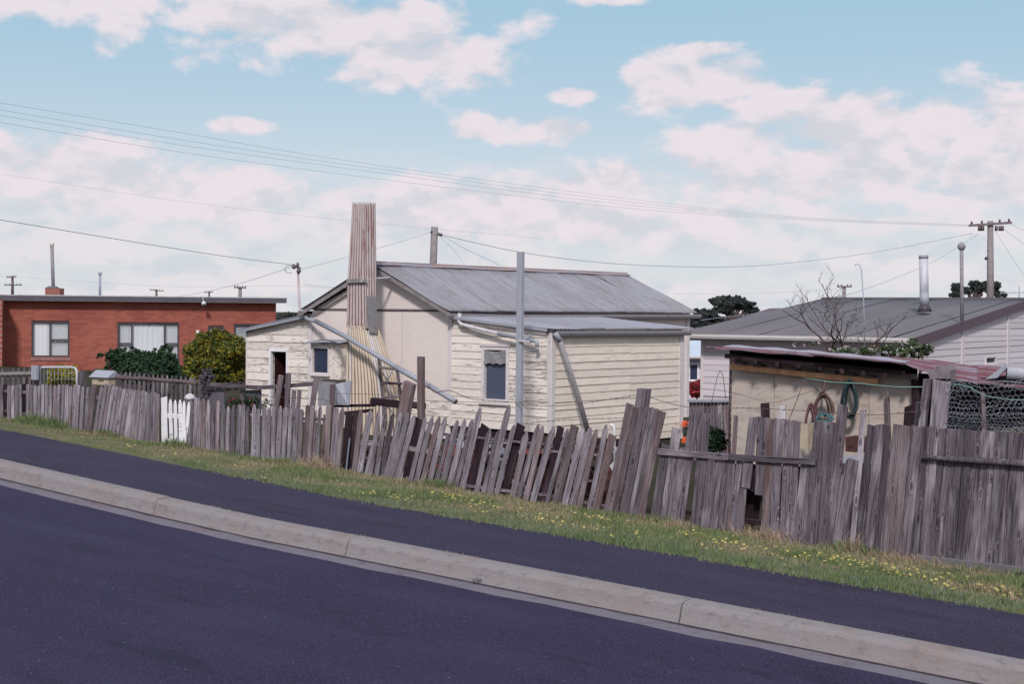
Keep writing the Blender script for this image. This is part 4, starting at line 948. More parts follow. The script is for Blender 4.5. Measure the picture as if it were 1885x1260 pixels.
# bay with small dark window
q0 = op(572, 632, 627, 697, .32); bayz0, bayz1 = q0[2], q0[3]
bay = MB(); wb = op(574, 638, 606, 691, .32)
bs0, bs1 = q0[0], q0[1]
for (a0, a1, c0, c1) in ((bs0, wb[0] + .04, bayz0, bayz1), (wb[1] - .04, bs1, bayz0, bayz1), (wb[0] + .04, wb[1] - .04, bayz0, wb[2] + .04), (wb[0] + .04, wb[1] - .04, wb[3] - .04, bayz1)):
    if a1 > a0: bay.box(H(a0, -.32, c0), A * (a1 - a0), B * .02, Z * (c1 - c0))
bay.box(H(bs0, -.30, bayz0), A * .02, B * .30, Z * (bayz1 - bayz0)); bay.box(H(bs1 - .02, -.30, bayz0), A * .02, B * .30, Z * (bayz1 - bayz0)); bay.box(H(bs0, -.32, bayz0 - .03), A * (bs1 - bs0), B * .32, Z * .028)
bay = bay.build('bay', 'hearth_iron', cot)
bay.data.materials[0] = M['cream_board_worn']
window(bay, H(0, -.322, 0), A, -B, wb[0], wb[1], wb[2], wb[3], .035, 'trim_paint', 'dark_glass', (), .03, .012)
corr('roof_sheet', H(bs0 - .08, -.46, bayz1 + .015), A, (B + Z * .12).normalized(), bs1 - bs0 + .16, .46, 'galv', bay, .076, .010, 2, .02)
# ---- chimney
OC = .95
def ring(y, xl, xm, xr, zabs=None, yref=None):
    L = fp(xl, y, OC); Mi = fp(xm, y, OC); s_l, s_m, z = st_(L)[0], st_(Mi)[0], st_(L)[2]
    if zabs is not None: z = zabs
    Rr = hit(xr, y, K + A * s_m, A); tb = min(-.02, st_(Rr)[1])
    return [H(s_l, tb, z), H(s_l, -OC, z), H(s_m, -OC, z), H(s_m, tb, z), H(s_l, tb, z)]
ch = thing('chimney', H(st_(fp(655, 700, OC))[0], -.6, -2.7), 'tall corrugated iron chimney, rusty grey flue over a flared yellow base', 'chimney')
cot_ch = ch
up = [ring(375, 650, 672, 690), ring(440, 646, 672, 691), ring(517, 641, 672.5, 692), ring(604, 639, 674, 691)]
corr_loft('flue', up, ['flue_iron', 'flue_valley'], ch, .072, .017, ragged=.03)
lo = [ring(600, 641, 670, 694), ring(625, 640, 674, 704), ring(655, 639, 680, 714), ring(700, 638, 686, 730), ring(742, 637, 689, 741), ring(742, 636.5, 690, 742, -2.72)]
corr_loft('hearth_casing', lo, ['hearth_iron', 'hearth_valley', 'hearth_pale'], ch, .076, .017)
sm = st_(fp(673, 570, OC))[0]
pz = [hit(x, y, K + A * (sm - .035), A) for x, y in ((673, 545), (692, 546), (694, 614), (679, 613))]
MB().prism(pz, -A * .006).build('patch_sheet', 'patch_grey', ch)
plank('brace', fp(639, 518, OC + .04), fp(674, 516.5, OC + .04), .085, .03, 'pole_wood', ch, -B, 'flat', .3); plank('brace', fp(666, 517, OC + .07), fp(727, 512, .05), .085, .03, 'white_post', ch, -B, 'flat', .3)
# ladder frame leaning at the hearth
ld = thing('ladder', fp(722, 745, .7), 'short broken wooden ladder frame leaning on the chimney base', 'ladder')
def lb_(n_, a, b2, w, m='brown_wood', o=.75): P = fp(*a, o); Q = fp(*b2, o); plank(n_, P, Q, w, .03, m, ld, -B, 'flat', .5)
lb_('rail', (708, 770), (697, 660), .06); lb_('rail', (743, 770), (731, 680), .07); lb_('rung', (699, 677), (731, 681), .045, o=.79); lb_('rung', (703, 705), (740, 707), .05, o=.79); lb_('rung', (706, 732), (742, 731), .045, o=.79); lb_('strut', (711, 703), (721, 684), .03, 'white_post', .8)
# ---- pipes
def pipe(pts, r, m, label, grp='rainwater pipes of the cottage', name='downpipe', n=10): return tag(tube(name, pts, r, m, None, n, True), label, 'pipe', grp)
p = thing('downpipe', fp(580, 592, .2), 'long grey downpipe sloping loose across the cottage front', 'pipe', 'rainwater pipes of the cottage')
J = [fp(562, 583, .14), fp(566, 588, .18), fp(582, 592, .3)]; a = fp(640, 622, 1.2); b2 = fp(735, 680, 1.28); c_ = fp(790, 711, 1.33); e_ = fp(839, 740, 1.38)
tube('elbow', J, .042, 'galv', p, 10); tube('pipe_length', [J[2], a, b2], .047, 'galv', p, 12); tube('pipe_length', [b2 - (b2 - a) * .06, c_], .052, 'shiny_galv' if False else 'galv', p, 12); tube('pipe_length', [c_, e_], .047, 'galv', p, 12)
tube('pipe_mouth', [e_ - (e_ - c_).normalized() * .001, e_ + (e_ - c_).normalized() * .004], .038, 'dark_metal', p, 12)
p = thing('downpipe', fp(848, 590, .12), 'thin pipe with elbows crossing above the grey-blind window', 'pipe', 'rainwater pipes of the cottage')
tube('pipe_length', [fp(846, 577, .1), fp(845, 592, .1), fp(850, 598, .12), fp(919, 615, .16)], .036, 'white_post', p, 10); tube('pipe_length', [fp(917, 615, .17), fp(980, 627, .2), fp(988, 629, .2), fp(989, 640, .2)], .036, 'galv', p, 10)
p = thing('downpipe', H(-.2, .2, -.4), 'downpipe leaning from the side gutter down across the yellow boards', 'pipe', 'rainwater pipes of the cottage')
tube('elbow', [sp_(1021, 613, .1), sp_(1026, 620, .12), sp_(1031, 628, .14)], .05, 'galv', p, 10); tube('pipe_length', [sp_(1030, 625, .14), sp_(1062, 722, .2), sp_(1084, 800, .3)], .045, 'gutter_paint', p, 10)
p = thing('steel_post', at(958, 800, 25.0), 'tall square grey steel post standing before the cottage window', 'post')
P = at(958.5, 464, 24.8); plank('shaft', Vector((P.x, P.y, -2.7)), P, .105, .09, 'galv', p, -B, 'flat', .1); plank('bracket', at(963, 627, 24.72), at(976, 618, 24.9), .05, .03, 'galv', p, -B, 'flat', .3); plank('bracket', at(955, 628, 24.7), at(975, 629, 24.7), .03, .03, 'shiny_galv', p, -B, 'flat', .3)
# service pole on the left eave
p = thing('service_mast', fp(560, 577, .1), 'thin rusty service mast with insulators on the cottage eave', 'mast')
tube('mast_pipe', [fp(563, 582, .12), fp(553, 573, .12), fp(551, 560, .12), fp(548, 492, .12)], .026, 'flue_iron', p, 8)
for (x, y, r) in ((541, 491, .05), (548, 488, .035), (550, 499, .05)): q = fp(x, y, .14); tube('insulator', [q - Z * .05, q, q + Z * .05], r, 'insulator', p, 8, rr=[r * .6, r, r * .5])
beam('arm', fp(540, 491, .13), fp(553, 494, .13), .03, .03, 'insulator', p)
q = [fp(541 + 9 * math.cos(k / 12 * 6.28) - 8, 496 + 7 * math.sin(k / 12 * 6.28), .14) for k in range(2, 12)]; tube('wire_loop', q, .006, 'cable', p, 4)
# orange pieces at the right rear corner
for (x, y, lb) in ((1261, 781, 'upper bright orange plastic piece hanging by the cottage corner'), (1261, 811, 'lower bright orange plastic piece hanging by the cottage corner')):
    P = sp_(x - 6, y + 5, .12); o = MB(); o.box(P, B * .26, -A * .05, Z * .085); o.box(P + B * .05 + Z * .085, B * .06, -A * .05, Z * .03); o = o.build('orange_tag', 'orange_plastic'); tag(o, lb, 'plastic piece', 'orange plastic pieces')
    MB().box(P + B * .08 + Z * .03 - A * .051, B * .05, -A * .01, Z * .03).build('hole', 'dark_metal', o)
# mid pole behind roof
p = thing('utility_pole', at(797, 560, 46), 'thick leaning timber pole rising behind the cottage roof', 'pole', 'timber poles')
tube('shaft', [at(795, 700, 46), at(797, 500, 46), at(800, 418, 46)], .11, 'pole_wood', p, 10, rr=[.125, .115, .11])
tube('insulator', [at(806, 430, 45.9), at(809, 432, 45.9), at(814, 433, 45.9)], .05, 'insulator', p, 6); tube('insulator', [at(793, 426, 45.9), at(795, 427, 45.9)], .04, 'insulator', p, 6)
# ================================================================ SHED ON THE RIGHT
CW = 17.8
sh = thing('shed', fh(1500, 830, CW), 'low open shed with red-streaked rusty iron roof and stained wall', 'shed')
b = MB()
xs_ = [1343, 1425, 1512, 1600, 1688]
for x0, x1 in zip(xs_, xs_[1:]):
    y0 = ip(x0, [1343, 1688], [652, 690]); y1 = ip(x1, [1343, 1688], [652, 690])
    P = [fh(x0 + .4, y0, CW), fh(x1 - .4, y1, CW), fh(x1 - .4, 880, CW), fh(x0 + .4, 870, CW)]
    MB().prism(P, E_ * .03).build('wall_sheet', 'shed_board', sh)
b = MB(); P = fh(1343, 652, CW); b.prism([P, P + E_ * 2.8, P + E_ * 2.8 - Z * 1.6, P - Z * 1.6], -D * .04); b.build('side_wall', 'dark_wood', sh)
fe = [(1331, 645), (1420, 651), (1500, 657.5), (1600, 667), (1665, 675), (1740, 699), (1800, 712), (1885, 724), (1960, 738)]
be = [(1297, 639), (1400, 643), (1480, 647), (1570, 655), (1640, 660), (1720, 667), (1800, 676), (1885, 686), (1960, 694)]
rf = None
segs = [(0, 2), (2, 4), (4, 6), (6, 8)]
for si, (i0, i1) in enumerate(segs):
    nn = 10; nv = 60; vs = []
    for i in range(nn + 1):
        t = i0 + (i1 - i0) * i / nn; k = min(int(t), 7); f = t - k
        a = fh(fe[k][0] + (fe[k + 1][0] - fe[k][0]) * f, fe[k][1] + (fe[k + 1][1] - fe[k][1]) * f, CW - .42 - .06 * (si % 2)); c = fh(be[k][0] + (be[k + 1][0] - be[k][0]) * f, be[k][1] + (be[k + 1][1] - be[k][1]) * f, 20.9)
        for j in range(nv + 1):
            q = a.lerp(c, j / nv); q.z += .010 * math.sin(j / nv * 3.3 / .10 * 6.283 / 1) + .02 * mn.noise(Vector((t * 1.5, j / nv * 3, si))) + .012 * si; vs.append(q)
    fs = [(i * (nv + 1) + j, i * (nv + 1) + j + 1, (i + 1) * (nv + 1) + j + 1, (i + 1) * (nv + 1) + j) for i in range(nn) for j in range(nv)]
    obj('roof_sheet', vs, fs, 'red_iron', sh, None, True)
P = fh(1336, 656, CW - .3); Q = fh(1668, 687, CW - .3); plank('eave_beam', P, Q, .06, .06, 'dark_wood', sh, -E_, 'flat', .2)
for i in range(9):
    x = 1350 + i * 40; y = ip(x, [1343, 1688], [655, 690]); P = fh(x, y + 4, CW - .34) - Z * .02; Q = fh(x, ip(x, [q[0] for q in be], [q[1] for q in be]), 20.8) - Z * .12; plank('rafter', P, Q, .05, .06, 'dark_wood', sh, Z, 'flat', .2)
P = fh(1345, 675, CW - .12); Q = fh(1617, 703, CW - .12); o = plank('timber_rail', P, Q, .078, .05, 'fresh_wood', sh, -E_, 'flat', .15)
for i in range(8):
    f = (i + .6) / 8; q = P.lerp(Q, f) + Z * .055 - E_ * .0; plank('cleat', q - (Q - P).normalized() * .06, q + (Q - P).normalized() * .06, .035, .12, 'brown_wood', sh, -E_, 'flat', .2)
for x0, x1 in zip(xs_, xs_[1:]):
    P0 = fh(x0, ip(x0, [q[0] for q in be], [q[1] for q in be]), 20.6); P1 = fh(x1, ip(x1, [q[0] for q in be], [q[1] for q in be]), 20.6)
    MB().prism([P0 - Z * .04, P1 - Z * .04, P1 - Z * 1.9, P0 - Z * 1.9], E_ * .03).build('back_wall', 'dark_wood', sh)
vs = []
for i in range(25):
    x = 1331 + (1665 - 1331) * i / 24; a = fh(x, ip(x, [q[0] for q in fe], [q[1] for q in fe]), CW - .46); vs += [a + Z * .05, a + E_ * .22 + Z * (.065 + .008 * math.sin(i * 1.3)), a + Z * .044, a + E_ * .22 + Z * .055]
obj('edge_sheet', vs, [q for i in range(24) for q in ((4 * i, 4 * i + 4, 4 * i + 5, 4 * i + 1), (4 * i + 2, 4 * i + 3, 4 * i + 7, 4 * i + 6), (4 * i, 4 * i + 2, 4 * i + 6, 4 * i + 4))], 'pale_iron', sh)
# back wall / dark inside of the open bay with netting
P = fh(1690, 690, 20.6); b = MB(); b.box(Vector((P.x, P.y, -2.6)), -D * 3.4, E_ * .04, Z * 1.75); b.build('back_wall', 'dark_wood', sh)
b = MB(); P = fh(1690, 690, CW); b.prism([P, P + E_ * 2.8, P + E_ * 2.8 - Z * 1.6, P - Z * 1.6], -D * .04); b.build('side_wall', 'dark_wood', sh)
plank('door_post', fh(1688, 850, CW - .1), fh(1686, 700, CW - .1), .10, .08, 'dark_wood', sh, -E_)
plank('post', fh(1640, 850, CW - .12), fh(1634, 720, CW - .12), .045, .04, 'brown_wood', sh, -E_)
for nm, cv_, m, lb, ct, c, th in (('dark_patch', [(1400, 743), (1415, 742), (1416, 770), (1401, 770)], 'dark_wood', 'small dark board fixed on the shed wall', 'board', CW - .02, .02), ('white_patch', [(1434, 748), (1446, 746), (1446, 772), (1432, 772)], 'white_post', 'pale paint patch board on the shed wall', 'board', CW - .02, .01),
                              ('cream_tin', [(1472, 783), (1487, 780), (1487, 830), (1469, 825)], 'letterbox_wood', 'cream tin container behind the palings before the shed', 'container', CW - .8, .25), ('junk_box', [(1665, 750), (1690, 742), (1690, 830), (1660, 830)], 'dark_wood', 'dark stacked box at the shed doorway', 'box', CW - .5, .3),
                              ('iron_sheet', [(1540, 838), (1650, 845), (1652, 862), (1540, 858)], 'galv', 'pale corrugated sheet lying behind the palings', 'sheet', 16.2, .05), ('rusty_lump', [(1556, 805), (1600, 808), (1600, 835), (1556, 832)], 'rust_dark', 'rusty scrap piled on the pale sheet behind the palings', 'scrap metal', 16.4, .3)):
    sheet(nm, cv_, lambda q: q, c, m, lb, ct, 'bits and pieces by the shed wall', th, .005)
# hoses
def coil(cx, cy, rx, ry, n, c, m, label, r=.014, hang=None):
    o = thing('hose_coil', fh(cx, cy + ry, c), label, 'hose', 'coils hanging on the shed wall'); rr_ = random.Random(int(cx))
    for k in range(n):
        a = rx * rr_.uniform(.75, 1.15); b_ = ry * rr_.uniform(.85, 1.1); ox = rr_.uniform(-3, 3); oy = rr_.uniform(-2, 4) ; ph = rr_.uniform(0, 6)
        pts = [fh(cx + ox + a * math.sin(t) * (1 - .35 * math.cos(t)), cy + oy - b_ * math.cos(t), c - .05 - .02 * (k % 4) + .02 * math.sin(t * 2 + ph)) for t in [i / 20 * 6.2832 for i in range(21)]]
        tube('loop', pts, r, m if isinstance(m, str) else m[k % len(m)], o, 5)
    if hang: tube('cord', [fh(*hang, c), fh(cx, cy - ry * .9, c - .05)], .016, 'hose_brown', o, 5)
    return o
coil(1515, 750, 15, 26, 11, CW - .15, ['hose_brown', 'letterbox_wood', 'rusty_wire', 'hose_brown'], 'tangled brown and cream hose bundle hanging on the shed wall', .013, (1519, 700))
coil(1563, 735, 11, 33, 6, CW - .15, 'hose_green', 'dark green hose coil hanging right of the tangled bundle', .017)
coil(1492, 775, 9, 30, 5, CW - .3, 'hose_pink', 'faded pink hose loops left of the tangled bundle', .014)
coil(1517, 768, 15, 7, 3, CW - .5, 'teal', 'small teal hose ring low under the tangled bundle', .014)
tag(tube('clothes_line', [fh(*q, CW - .85) for q in ((1483, 697), (1530, 704), (1590, 707), (1602, 709), (1650, 713), (1700, 713))], .007, 'green_cord', None, 5), 'pale green cord drooping along the shed front', 'cord')
tag(tube('cord', [fh(*q, CW - .7) for q in ((1480, 698), (1468, 735), (1453, 772), (1450, 790))], .006, 'rusty_wire', None, 4), 'thin cord hanging slanted before the shed wall', 'cord')
tag(tube('wire_strand', [fh(*q, CW - .3) for q in ((1487, 703), (1512, 724), (1553, 700))], .008, 'cable', None, 4), 'dark wire slung over the hose bundle', 'wire')
for (pts, m, lb) in (([(1610, 664 + 8), (1690, 690), (1740, 704)], 'x', ''),): pass
def chunk(pts, c, m, label, cat, th, grp='loose pieces weighing down the shed roof'): return tag(MB().prism([fh(*q, c) for q in pts], E_ * th).build(cat.replace(' ', '_'), m), label, cat, grp)
chunk([(1713, 683), (1726, 674), (1744, 672), (1750, 682), (1748, 698), (1728, 698)], CW - .9, 'stone', 'rounded grey stone block on the roof corner above the posts', 'stone', .2)
chunk([(1706, 680), (1714, 682), (1730, 697), (1712, 699)], CW - 1.1, 'stone', 'thin tilted slate leaning beside the stone block', 'slab', .03)
chunk([(1826, 690), (1851, 671), (1853, 678), (1836, 696), (1812, 699)], CW - .8, 'galv', 'bent grey metal flap on the shed roof left of the pipe', 'metal sheet', .04)
q0_, q1_ = fh(1853, 687, CW - .8), fh(1975, 697, CW - .5)
o = tag(tube('roof_pipe', [q0_, q1_], .07, 'shiny_galv', None, 14), 'thick pale pipe lying on the shed roof at the right edge', 'pipe', 'loose pieces weighing down the shed roof'); tube('pipe_mouth', [q0_ - (q1_ - q0_).normalized() * .002, q0_ + (q1_ - q0_).normalized() * .004], .06, 'dark_metal', o, 14)
chunk([(1800, 697), (1870, 690), (1965, 704), (1965, 712), (1850, 708)], CW - .65, 'dark_wood', 'dark curled scrap under the pale pipe on the shed roof', 'scrap', .3)
# wire netting
def netting(name, x0, x1, y0, y1, c, cell, label, par=None, sd=3, lean=.0):
    b = MB(); rs = random.Random(sd); dx = cell; dy = cell * .86; r = .0014
    def pt(x, y):
        n1 = mn.noise(Vector((x * .03, y * .03, sd))); n2 = mn.noise(Vector((x * .03 + 9, y * .03, sd)))
        yy = y + ip(x, [1735, 1810, 1885], [0, 3, 0]) * 1
        return fh(x + n1 * 7, yy + n2 * 6, c + .18 * mn.noise(Vector((x * .02, y * .04, sd + 5))) + lean * (y - y0))
    rows = int((y1 - y0) / dy) + 1; cols = int((x1 - x0) / dx) + 1; h = dy * .33
    for j in range(rows):
        for i in range(cols):
            cx_ = x0 + (i + .5 * (j % 2)) * dx; cy_ = y0 + j * dy
            T = pt(cx_, cy_ - dy * .5 - h * .2); UL = pt(cx_ - dx / 2, cy_ - h * .5); UR = pt(cx_ + dx / 2, cy_ - h * .5); LL = pt(cx_ - dx / 2, cy_ + h * .5)
            for a, q in ((T, UL), (T, UR), (UL, LL)): b.beam(a, q, r * 2, r * 2, -E_)
    return tag(b.build(name, 'net_wire'), label, 'netting', 'wire netting sheets', 'stuff')
netting('wire_netting', 1742, 1965, 706, 800, CW - 1.3, 9.5, 'front sheet of hexagonal chicken wire on the open shed bay', sd=3)
netting('wire_netting', 1750, 1960, 712, 800, CW - .95, 12.0, 'second sheet of chicken wire crumpled behind the front one', sd=8)
netting('wire_netting', 1745, 1890, 765, 800, CW - 1.45, 6.5, 'loose roll of chicken wire bunched along the fence top', sd=12)
tag(plank('stake', fh(1813, 830, CW - 1.4), fh(1809, 722, CW - 1.4), .045, .03, 'brown_wood', None, -E_), 'thin pale stake holding up the chicken wire', 'stake')
tag(tube('cord', [fh(*q, CW - 1.5) for q in smoothpx([(1735, 705), (1780, 712), (1812, 728), (1850, 735), (1885, 737), (1960, 738)])], .007, 'green_cord', None, 4), 'pale cord threaded through the chicken wire', 'cord')
tag(tube('cord', [fh(*q, CW - 1.5) for q in smoothpx([(1735, 706), (1765, 702), (1810, 704), (1850, 702), (1885, 706), (1960, 710)])], .006, 'net_wire', None, 4), 'top edge wire of the chicken netting', 'wire')
o = fh(1880, 795, CW - .9); b = MB()
for _ in range(260):
    p = o + Vector((random.gauss(0, .22), random.gauss(0, .15), random.gauss(-.05, .05))); q = p + Vector((random.gauss(0, .08), random.gauss(0, .08), random.gauss(0, .03))); b.beam(p, q, .006, .003)
tag(b.build('straw', 'grass_dry'), 'small heap of straw inside the chicken wire', 'straw', kind='stuff')

# ---- barbed wires above the fence
def barbed(pts, c, label, r=.004, barbs=True, m='rusty_wire'):
    P = [fh(*q, c) for q in smoothpx(pts, 8)]; o = tag(tube('barbed_wire', P, r, m, None, 4), label, 'barbed wire' if barbs else 'wire', 'wires strung over the fence')
    if barbs:
        b = MB()
        for a, q in zip(P, P[1:]):
            k = int((q - a).length / .11) + 1
            for i in range(k):
                x = a.lerp(q, i / k); d = Vector((random.gauss(0, 1), random.gauss(0, 1), random.gauss(0, 1))).normalized() * .016; b.beam(x - d, x + d, .004, .004)
        b.build('barb', m, o)['kind'] = 'stuff'
    return o
barbed([(955, 745), (1020, 748), (1080, 742), (1170, 728)], CK + .15, 'barbed strand rising to the tall grey post, upper one')
barbed([(980, 778), (1060, 773), (1160, 770)], CK + .15, 'barbed strand below it against the yellow boards')
barbed([(1190, 730), (1240, 745), (1290, 752), (1380, 752), (1480, 757), (1560, 762), (1620, 764), (1690, 758)], CK + .15, 'barbed strand from the tall grey post across the shed wall')
barbed([(1280, 715), (1340, 722), (1412, 740), (1440, 738), (1490, 722)], CW - .9, 'slack plain wire in front of the shed, left part', .004, False)
barbed([(620, 725), (700, 727), (760, 735), (830, 740), (1010, 742)], CK + .6, 'plain wire passing behind the leaning post', .004, False)
barbed([(370, 722), (480, 730), (580, 735), (630, 745)], CK + .6, 'sagging wire below the old grey rail', .004, False)
barbed([(785, 705), (800, 722), (830, 720), (870, 735), (960, 742)], CK + .9, 'loose wire end curling right of the thin brown post', .004)
barbed([(1310, 740), (1322, 690), (1330, 690), (1336, 735)], CW - .2, 'bent wire hoop left of the shed wall', .005, False)
tag(tube('thin_rod', [at(945, 725, 24.6), at(955, 738, 24.6), at(968, 750, 24.6)], .008, 'green_cord', None, 5), 'short pale stick hooked on the steel post', 'stick')

# ================================================================ HOUSE WITH THE GREY ROOF, RIGHT
CR = Vector((9.4, 34.0, 0)); CR = CR * 1.0
cC = CR.dot(E_)
hr = thing('house', Vector((9.4, 34, -3.6)), 'pale weatherboard house with wide low grey roof behind the shed', 'house')
L0 = hit(1293, 640, E_ * cC, E_); LL_ = (L0 - CR).dot(D)
EZ = -.50; RZ2 = .46; SP = 8.6
def R(l, e, z): return CR + D * l + E_ * e + Z * (z - CR.z)
zc = -3.7
MB().box(R(0, .002, zc), D * LL_, E_ * .1, Z * (EZ - .12 - zc)).build('wall', 'pale_board', hr)
MB().prism([R(-.002, .1, zc), R(-.002, 17, zc), R(-.002, 17, EZ - .1), R(-.002, SP, RZ2 - .15), R(-.002, .1, EZ - .15)], D * .1).build('wall', 'pale_board', hr)
MB().box(R(LL_, .1, zc), E_ * 16.8, -D * .1, Z * 3.0).build('wall', 'pale_board', hr); MB().box(R(0, 17, zc), D * LL_, E_ * .1, Z * 3.0).build('wall', 'pale_board', hr)
boards(hr, R(0, 0, 0), D, -E_, .06, LL_ - .05, zc + 1.6, EZ - .18, .158, 'pale_board', (), None, (LL_ * .55,), None, 0)
wz = hit(1812, 672, CR, D); wz1 = hit(1832, 655, CR, D); wo_ = ((wz - CR).dot(E_), (wz1 - CR).dot(E_), wz.z, wz1.z)
slp = (RZ2 - EZ) / SP
boards(hr, R(0, 0, 0), E_, -D, .06, 12, zc + 1.6, RZ2 - .2, .158, 'pale_board', [wo_], lambda z: (max(.06, (z + .18 - EZ) / slp), min(12, SP + (RZ2 - .16 - z) / slp)), (), None, 0)
window(hr, R(0, 0, 0), E_, -D, *wo_, .05, 'trim_paint', 'dark_glass', (), -.02, .045)
for x in (1768, 1852):
    q = hit(x, 640, CR, D); e = (q - CR).dot(E_); MB().box(R(0, e, zc + 1.5), E_ * .16, -D * .045, Z * (EZ + slp * e - .22 - zc - 1.5)).build('batten', 'pale_board', hr)
MB().box(R(-.03, -.03, zc + 1.5), D * .1, E_ * .1, Z * (EZ - .16 - zc - 1.5)).build('corner_board', 'trim_paint', hr); MB().box(R(LL_ - .05, -.03, zc + 1.5), D * .08, E_ * .1, Z * (EZ - .16 - zc - 1.5)).build('corner_board', 'trim_paint', hr)
rfz = MB(); rfz.box(R(-.12, -.42, EZ - .16), D * (LL_ + .67), E_ * .40, Z * .02); rfz = rfz.build('roof', 'trim_paint', hr)
Vv = (E_ + Z * slp).normalized(); tot = LL_ + .67; ns = 11
for i in range(ns):
    w = tot / ns; corr('roof_sheet', R(-.12 + i * w, -.45, EZ - slp * .45 + .012 * (i % 2)), D, Vv, w + .04, (SP + .45) * math.sqrt(1 + slp * slp), 'grey_tile_roof', rfz, .10, .012, 3, .01)
Vb = (-E_ + Z * slp).normalized(); corr('roof_sheet', R(-.12, 17.4, EZ - slp * .2), D, Vb, tot, 8.8, 'grey_tile_roof', rfz, .3, .01, 2, .01)
gutter(rfz, R(-.12, -.44, EZ - .05), R(LL_ + .55, -.44, EZ - .05), -E_, .11, .10, 'trim_paint')
MB().box(R(-.10, -.42, EZ - .20), D * (LL_ + .62), E_ * .02, Z * .13).build('fascia', 'gutter_paint', rfz)
MB().prism([R(-.13, -.55, EZ - .27), R(-.13, SP, RZ2 - .17), R(-.13, SP, RZ2 + .055), R(-.13, -.55, EZ - .035)], D * .03).build('barge_board', 'purple_fascia', rfz)
MB().prism([R(-.13, SP + .01, RZ2 - .17), R(-.13, 17.4, EZ - .22), R(-.13, 17.4, EZ + .0), R(-.13, SP + .01, RZ2 + .055)], D * .03).build('barge_board', 'purple_fascia', rfz)
MB().beam(R(-.13, SP, RZ2 + .02), R(LL_ + .55, SP, RZ2 + .02), .3, .05).build('ridge_cap', 'grey_tile_roof', rfz)
# roof furniture of that house
p = thing('flue_pipe', at(1702, 570, 38.5), 'shiny silver flue with a dark skirt on the grey roof', 'flue', 'flues on the grey roof')
tube('pipe', [at(1702, 572, 38.5), at(1700, 474, 38.5)], .115, 'shiny_galv', p, 16); tube('collar', [at(1702, 574, 38.5), at(1702, 562, 38.5)], .2, 'dark_metal', p, 12, rr=[.19, .13]); tube('cap', [at(1700, 476, 38.5), at(1700, 470, 38.5)], .125, 'galv', p, 16); tube('lower_band', [at(1702, 562, 38.49), at(1701, 540, 38.49)], .12, 'galv', p, 16)
p = thing('vent_pipe', at(1770, 592, 36.0), 'slim brown vent pipe with a ball cap beside the roof verge', 'vent pipe', 'flues on the grey roof')
tube('pipe', [at(1771, 592, 36.0), at(1770, 460, 36.0)], .045, 'gutter_paint', p, 10); tube('ball', [at(1770, y, 36.0) for y in (461, 458, 453.5, 449, 446)], .08, 'gutter_paint', p, 12, rr=[.05, .085, .1, .07, .02])
p = thing('hooked_pole', at(1590, 600, 33), 'thin hooked wire pole standing by the bare fruit tree', 'pole'); tube('rod', [at(*q, 33) for q in ((1592, 640), (1590, 560), (1586, 500), (1583, 489), (1578, 486), (1573, 489))], .012, 'wire_far', p, 5)
# second dark roof behind
o = MB(); o.prism([at(1385, 590, 62), at(1462, 567, 62), at(1530, 566, 62), at(1560, 590, 62)], Vector((0, 6, 0))); o = o.build('roof', 'purple_fascia'); hs = thing('house', at(1460, 620, 63), 'dark reddish house roof just showing above the grey roof', 'house')
bpy.data.objects.remove(o); o = MB().prism([at(1385, 592, 62), at(1462, 567.5, 62), at(1530, 566, 62), at(1575, 590, 62)], Vector((0, 6, 0))).build('roof', 'purple_fascia', hs)
MB().box(at(1400, 592, 62.3) - Z * 3, Vector((3.6, 0, 0)), Vector((0, 5.2, 0)), Z * 3).build('wall', 'pale_board', hs)
# ---- small white house in the gap
Yw = 56; hw = thing('house', at(1270, 730, Yw), 'small white house with pale blue roof seen in the gap', 'house')
wb0 = at(1250, 659, Yw); MB().box(Vector((wb0.x, Yw, -5)), Vector((1.9, 0, 0)), Vector((0, 4, 0)), Z * (wb0.z + 5)).build('wall', 'pale_board', hw)
P = [at(1244, 657, Yw - .4), at(1302, 657, Yw - .4), at(1302, 627, Yw + 3.2), at(1244, 627, Yw + 3.2)]; ro = MB().prism(P, Z * -.08).build('roof', 'white_paint', hw)
ro.data.materials[0] = mat('blue_white_iron', lambda X: ((.50, .56, .66), None, 0), .6)
window(hw, Vector((0, Yw, 0)), Vector((1, 0, 0)), Vector((0, -1, 0)), at(1267, 700, Yw).x, at(1286, 700, Yw).x, at(1270, 702, Yw).z, at(1270, 669, Yw).z, .06, 'white_paint', 'dark_glass', (at(1278, 700, Yw).x,), -.02, .06, hb=((at(1267, 700, Yw).x, at(1278, 700, Yw).x, at(1270, 685, Yw).z),))
gutter(ro, at(1244, 657, Yw - .42), at(1302, 657, Yw - .42), Vector((0, -1, 0)), .1, .08, 'trim_paint')
tag(leaves('red_bush', [(at(1281, 716, 44), (.28, .3, .24))], 1400, .05, ['leaf_red', 'leaf_dark'], None, [.8, .2]), 'bright red flowering bush in the gap beside the cottage', 'bush')
# back fence in the gap
bf = thing('paling_fence', at(1310, 800, 27.2), 'grey back fence with a blue-grey cap between cottage and shed', 'fence')
for i in range(12):
    x = 1272 + i * 6.6; P = at(x, 850, 27.2 + i * .04); Q = at(x, 741, 27.2 + i * .04); plank('paling', P, Q, .064, .018, 'brown_wood' if i % 5 == 1 else 'weathered_wood', bf, Vector((0, -1, 0)), 'flat', .3)
plank('cap', at(1268, 738.5, 27.1), at(1345, 738.5, 27.6), .055, .06, 'blue_grey' if False else 'galv', bf, Vector((0, -1, 0)), 'flat', .2)
tag(leaves('dark_bush', [(at(1318, 812, 21.5), (.16, .2, .19)), (at(1310, 800, 21.5), (.1, .1, .1))], 1800, .022, ['leaf_dark', 'leaf_green'], None, [.75, .25]), 'dark green shrub peeping between the leaning palings', 'bush')

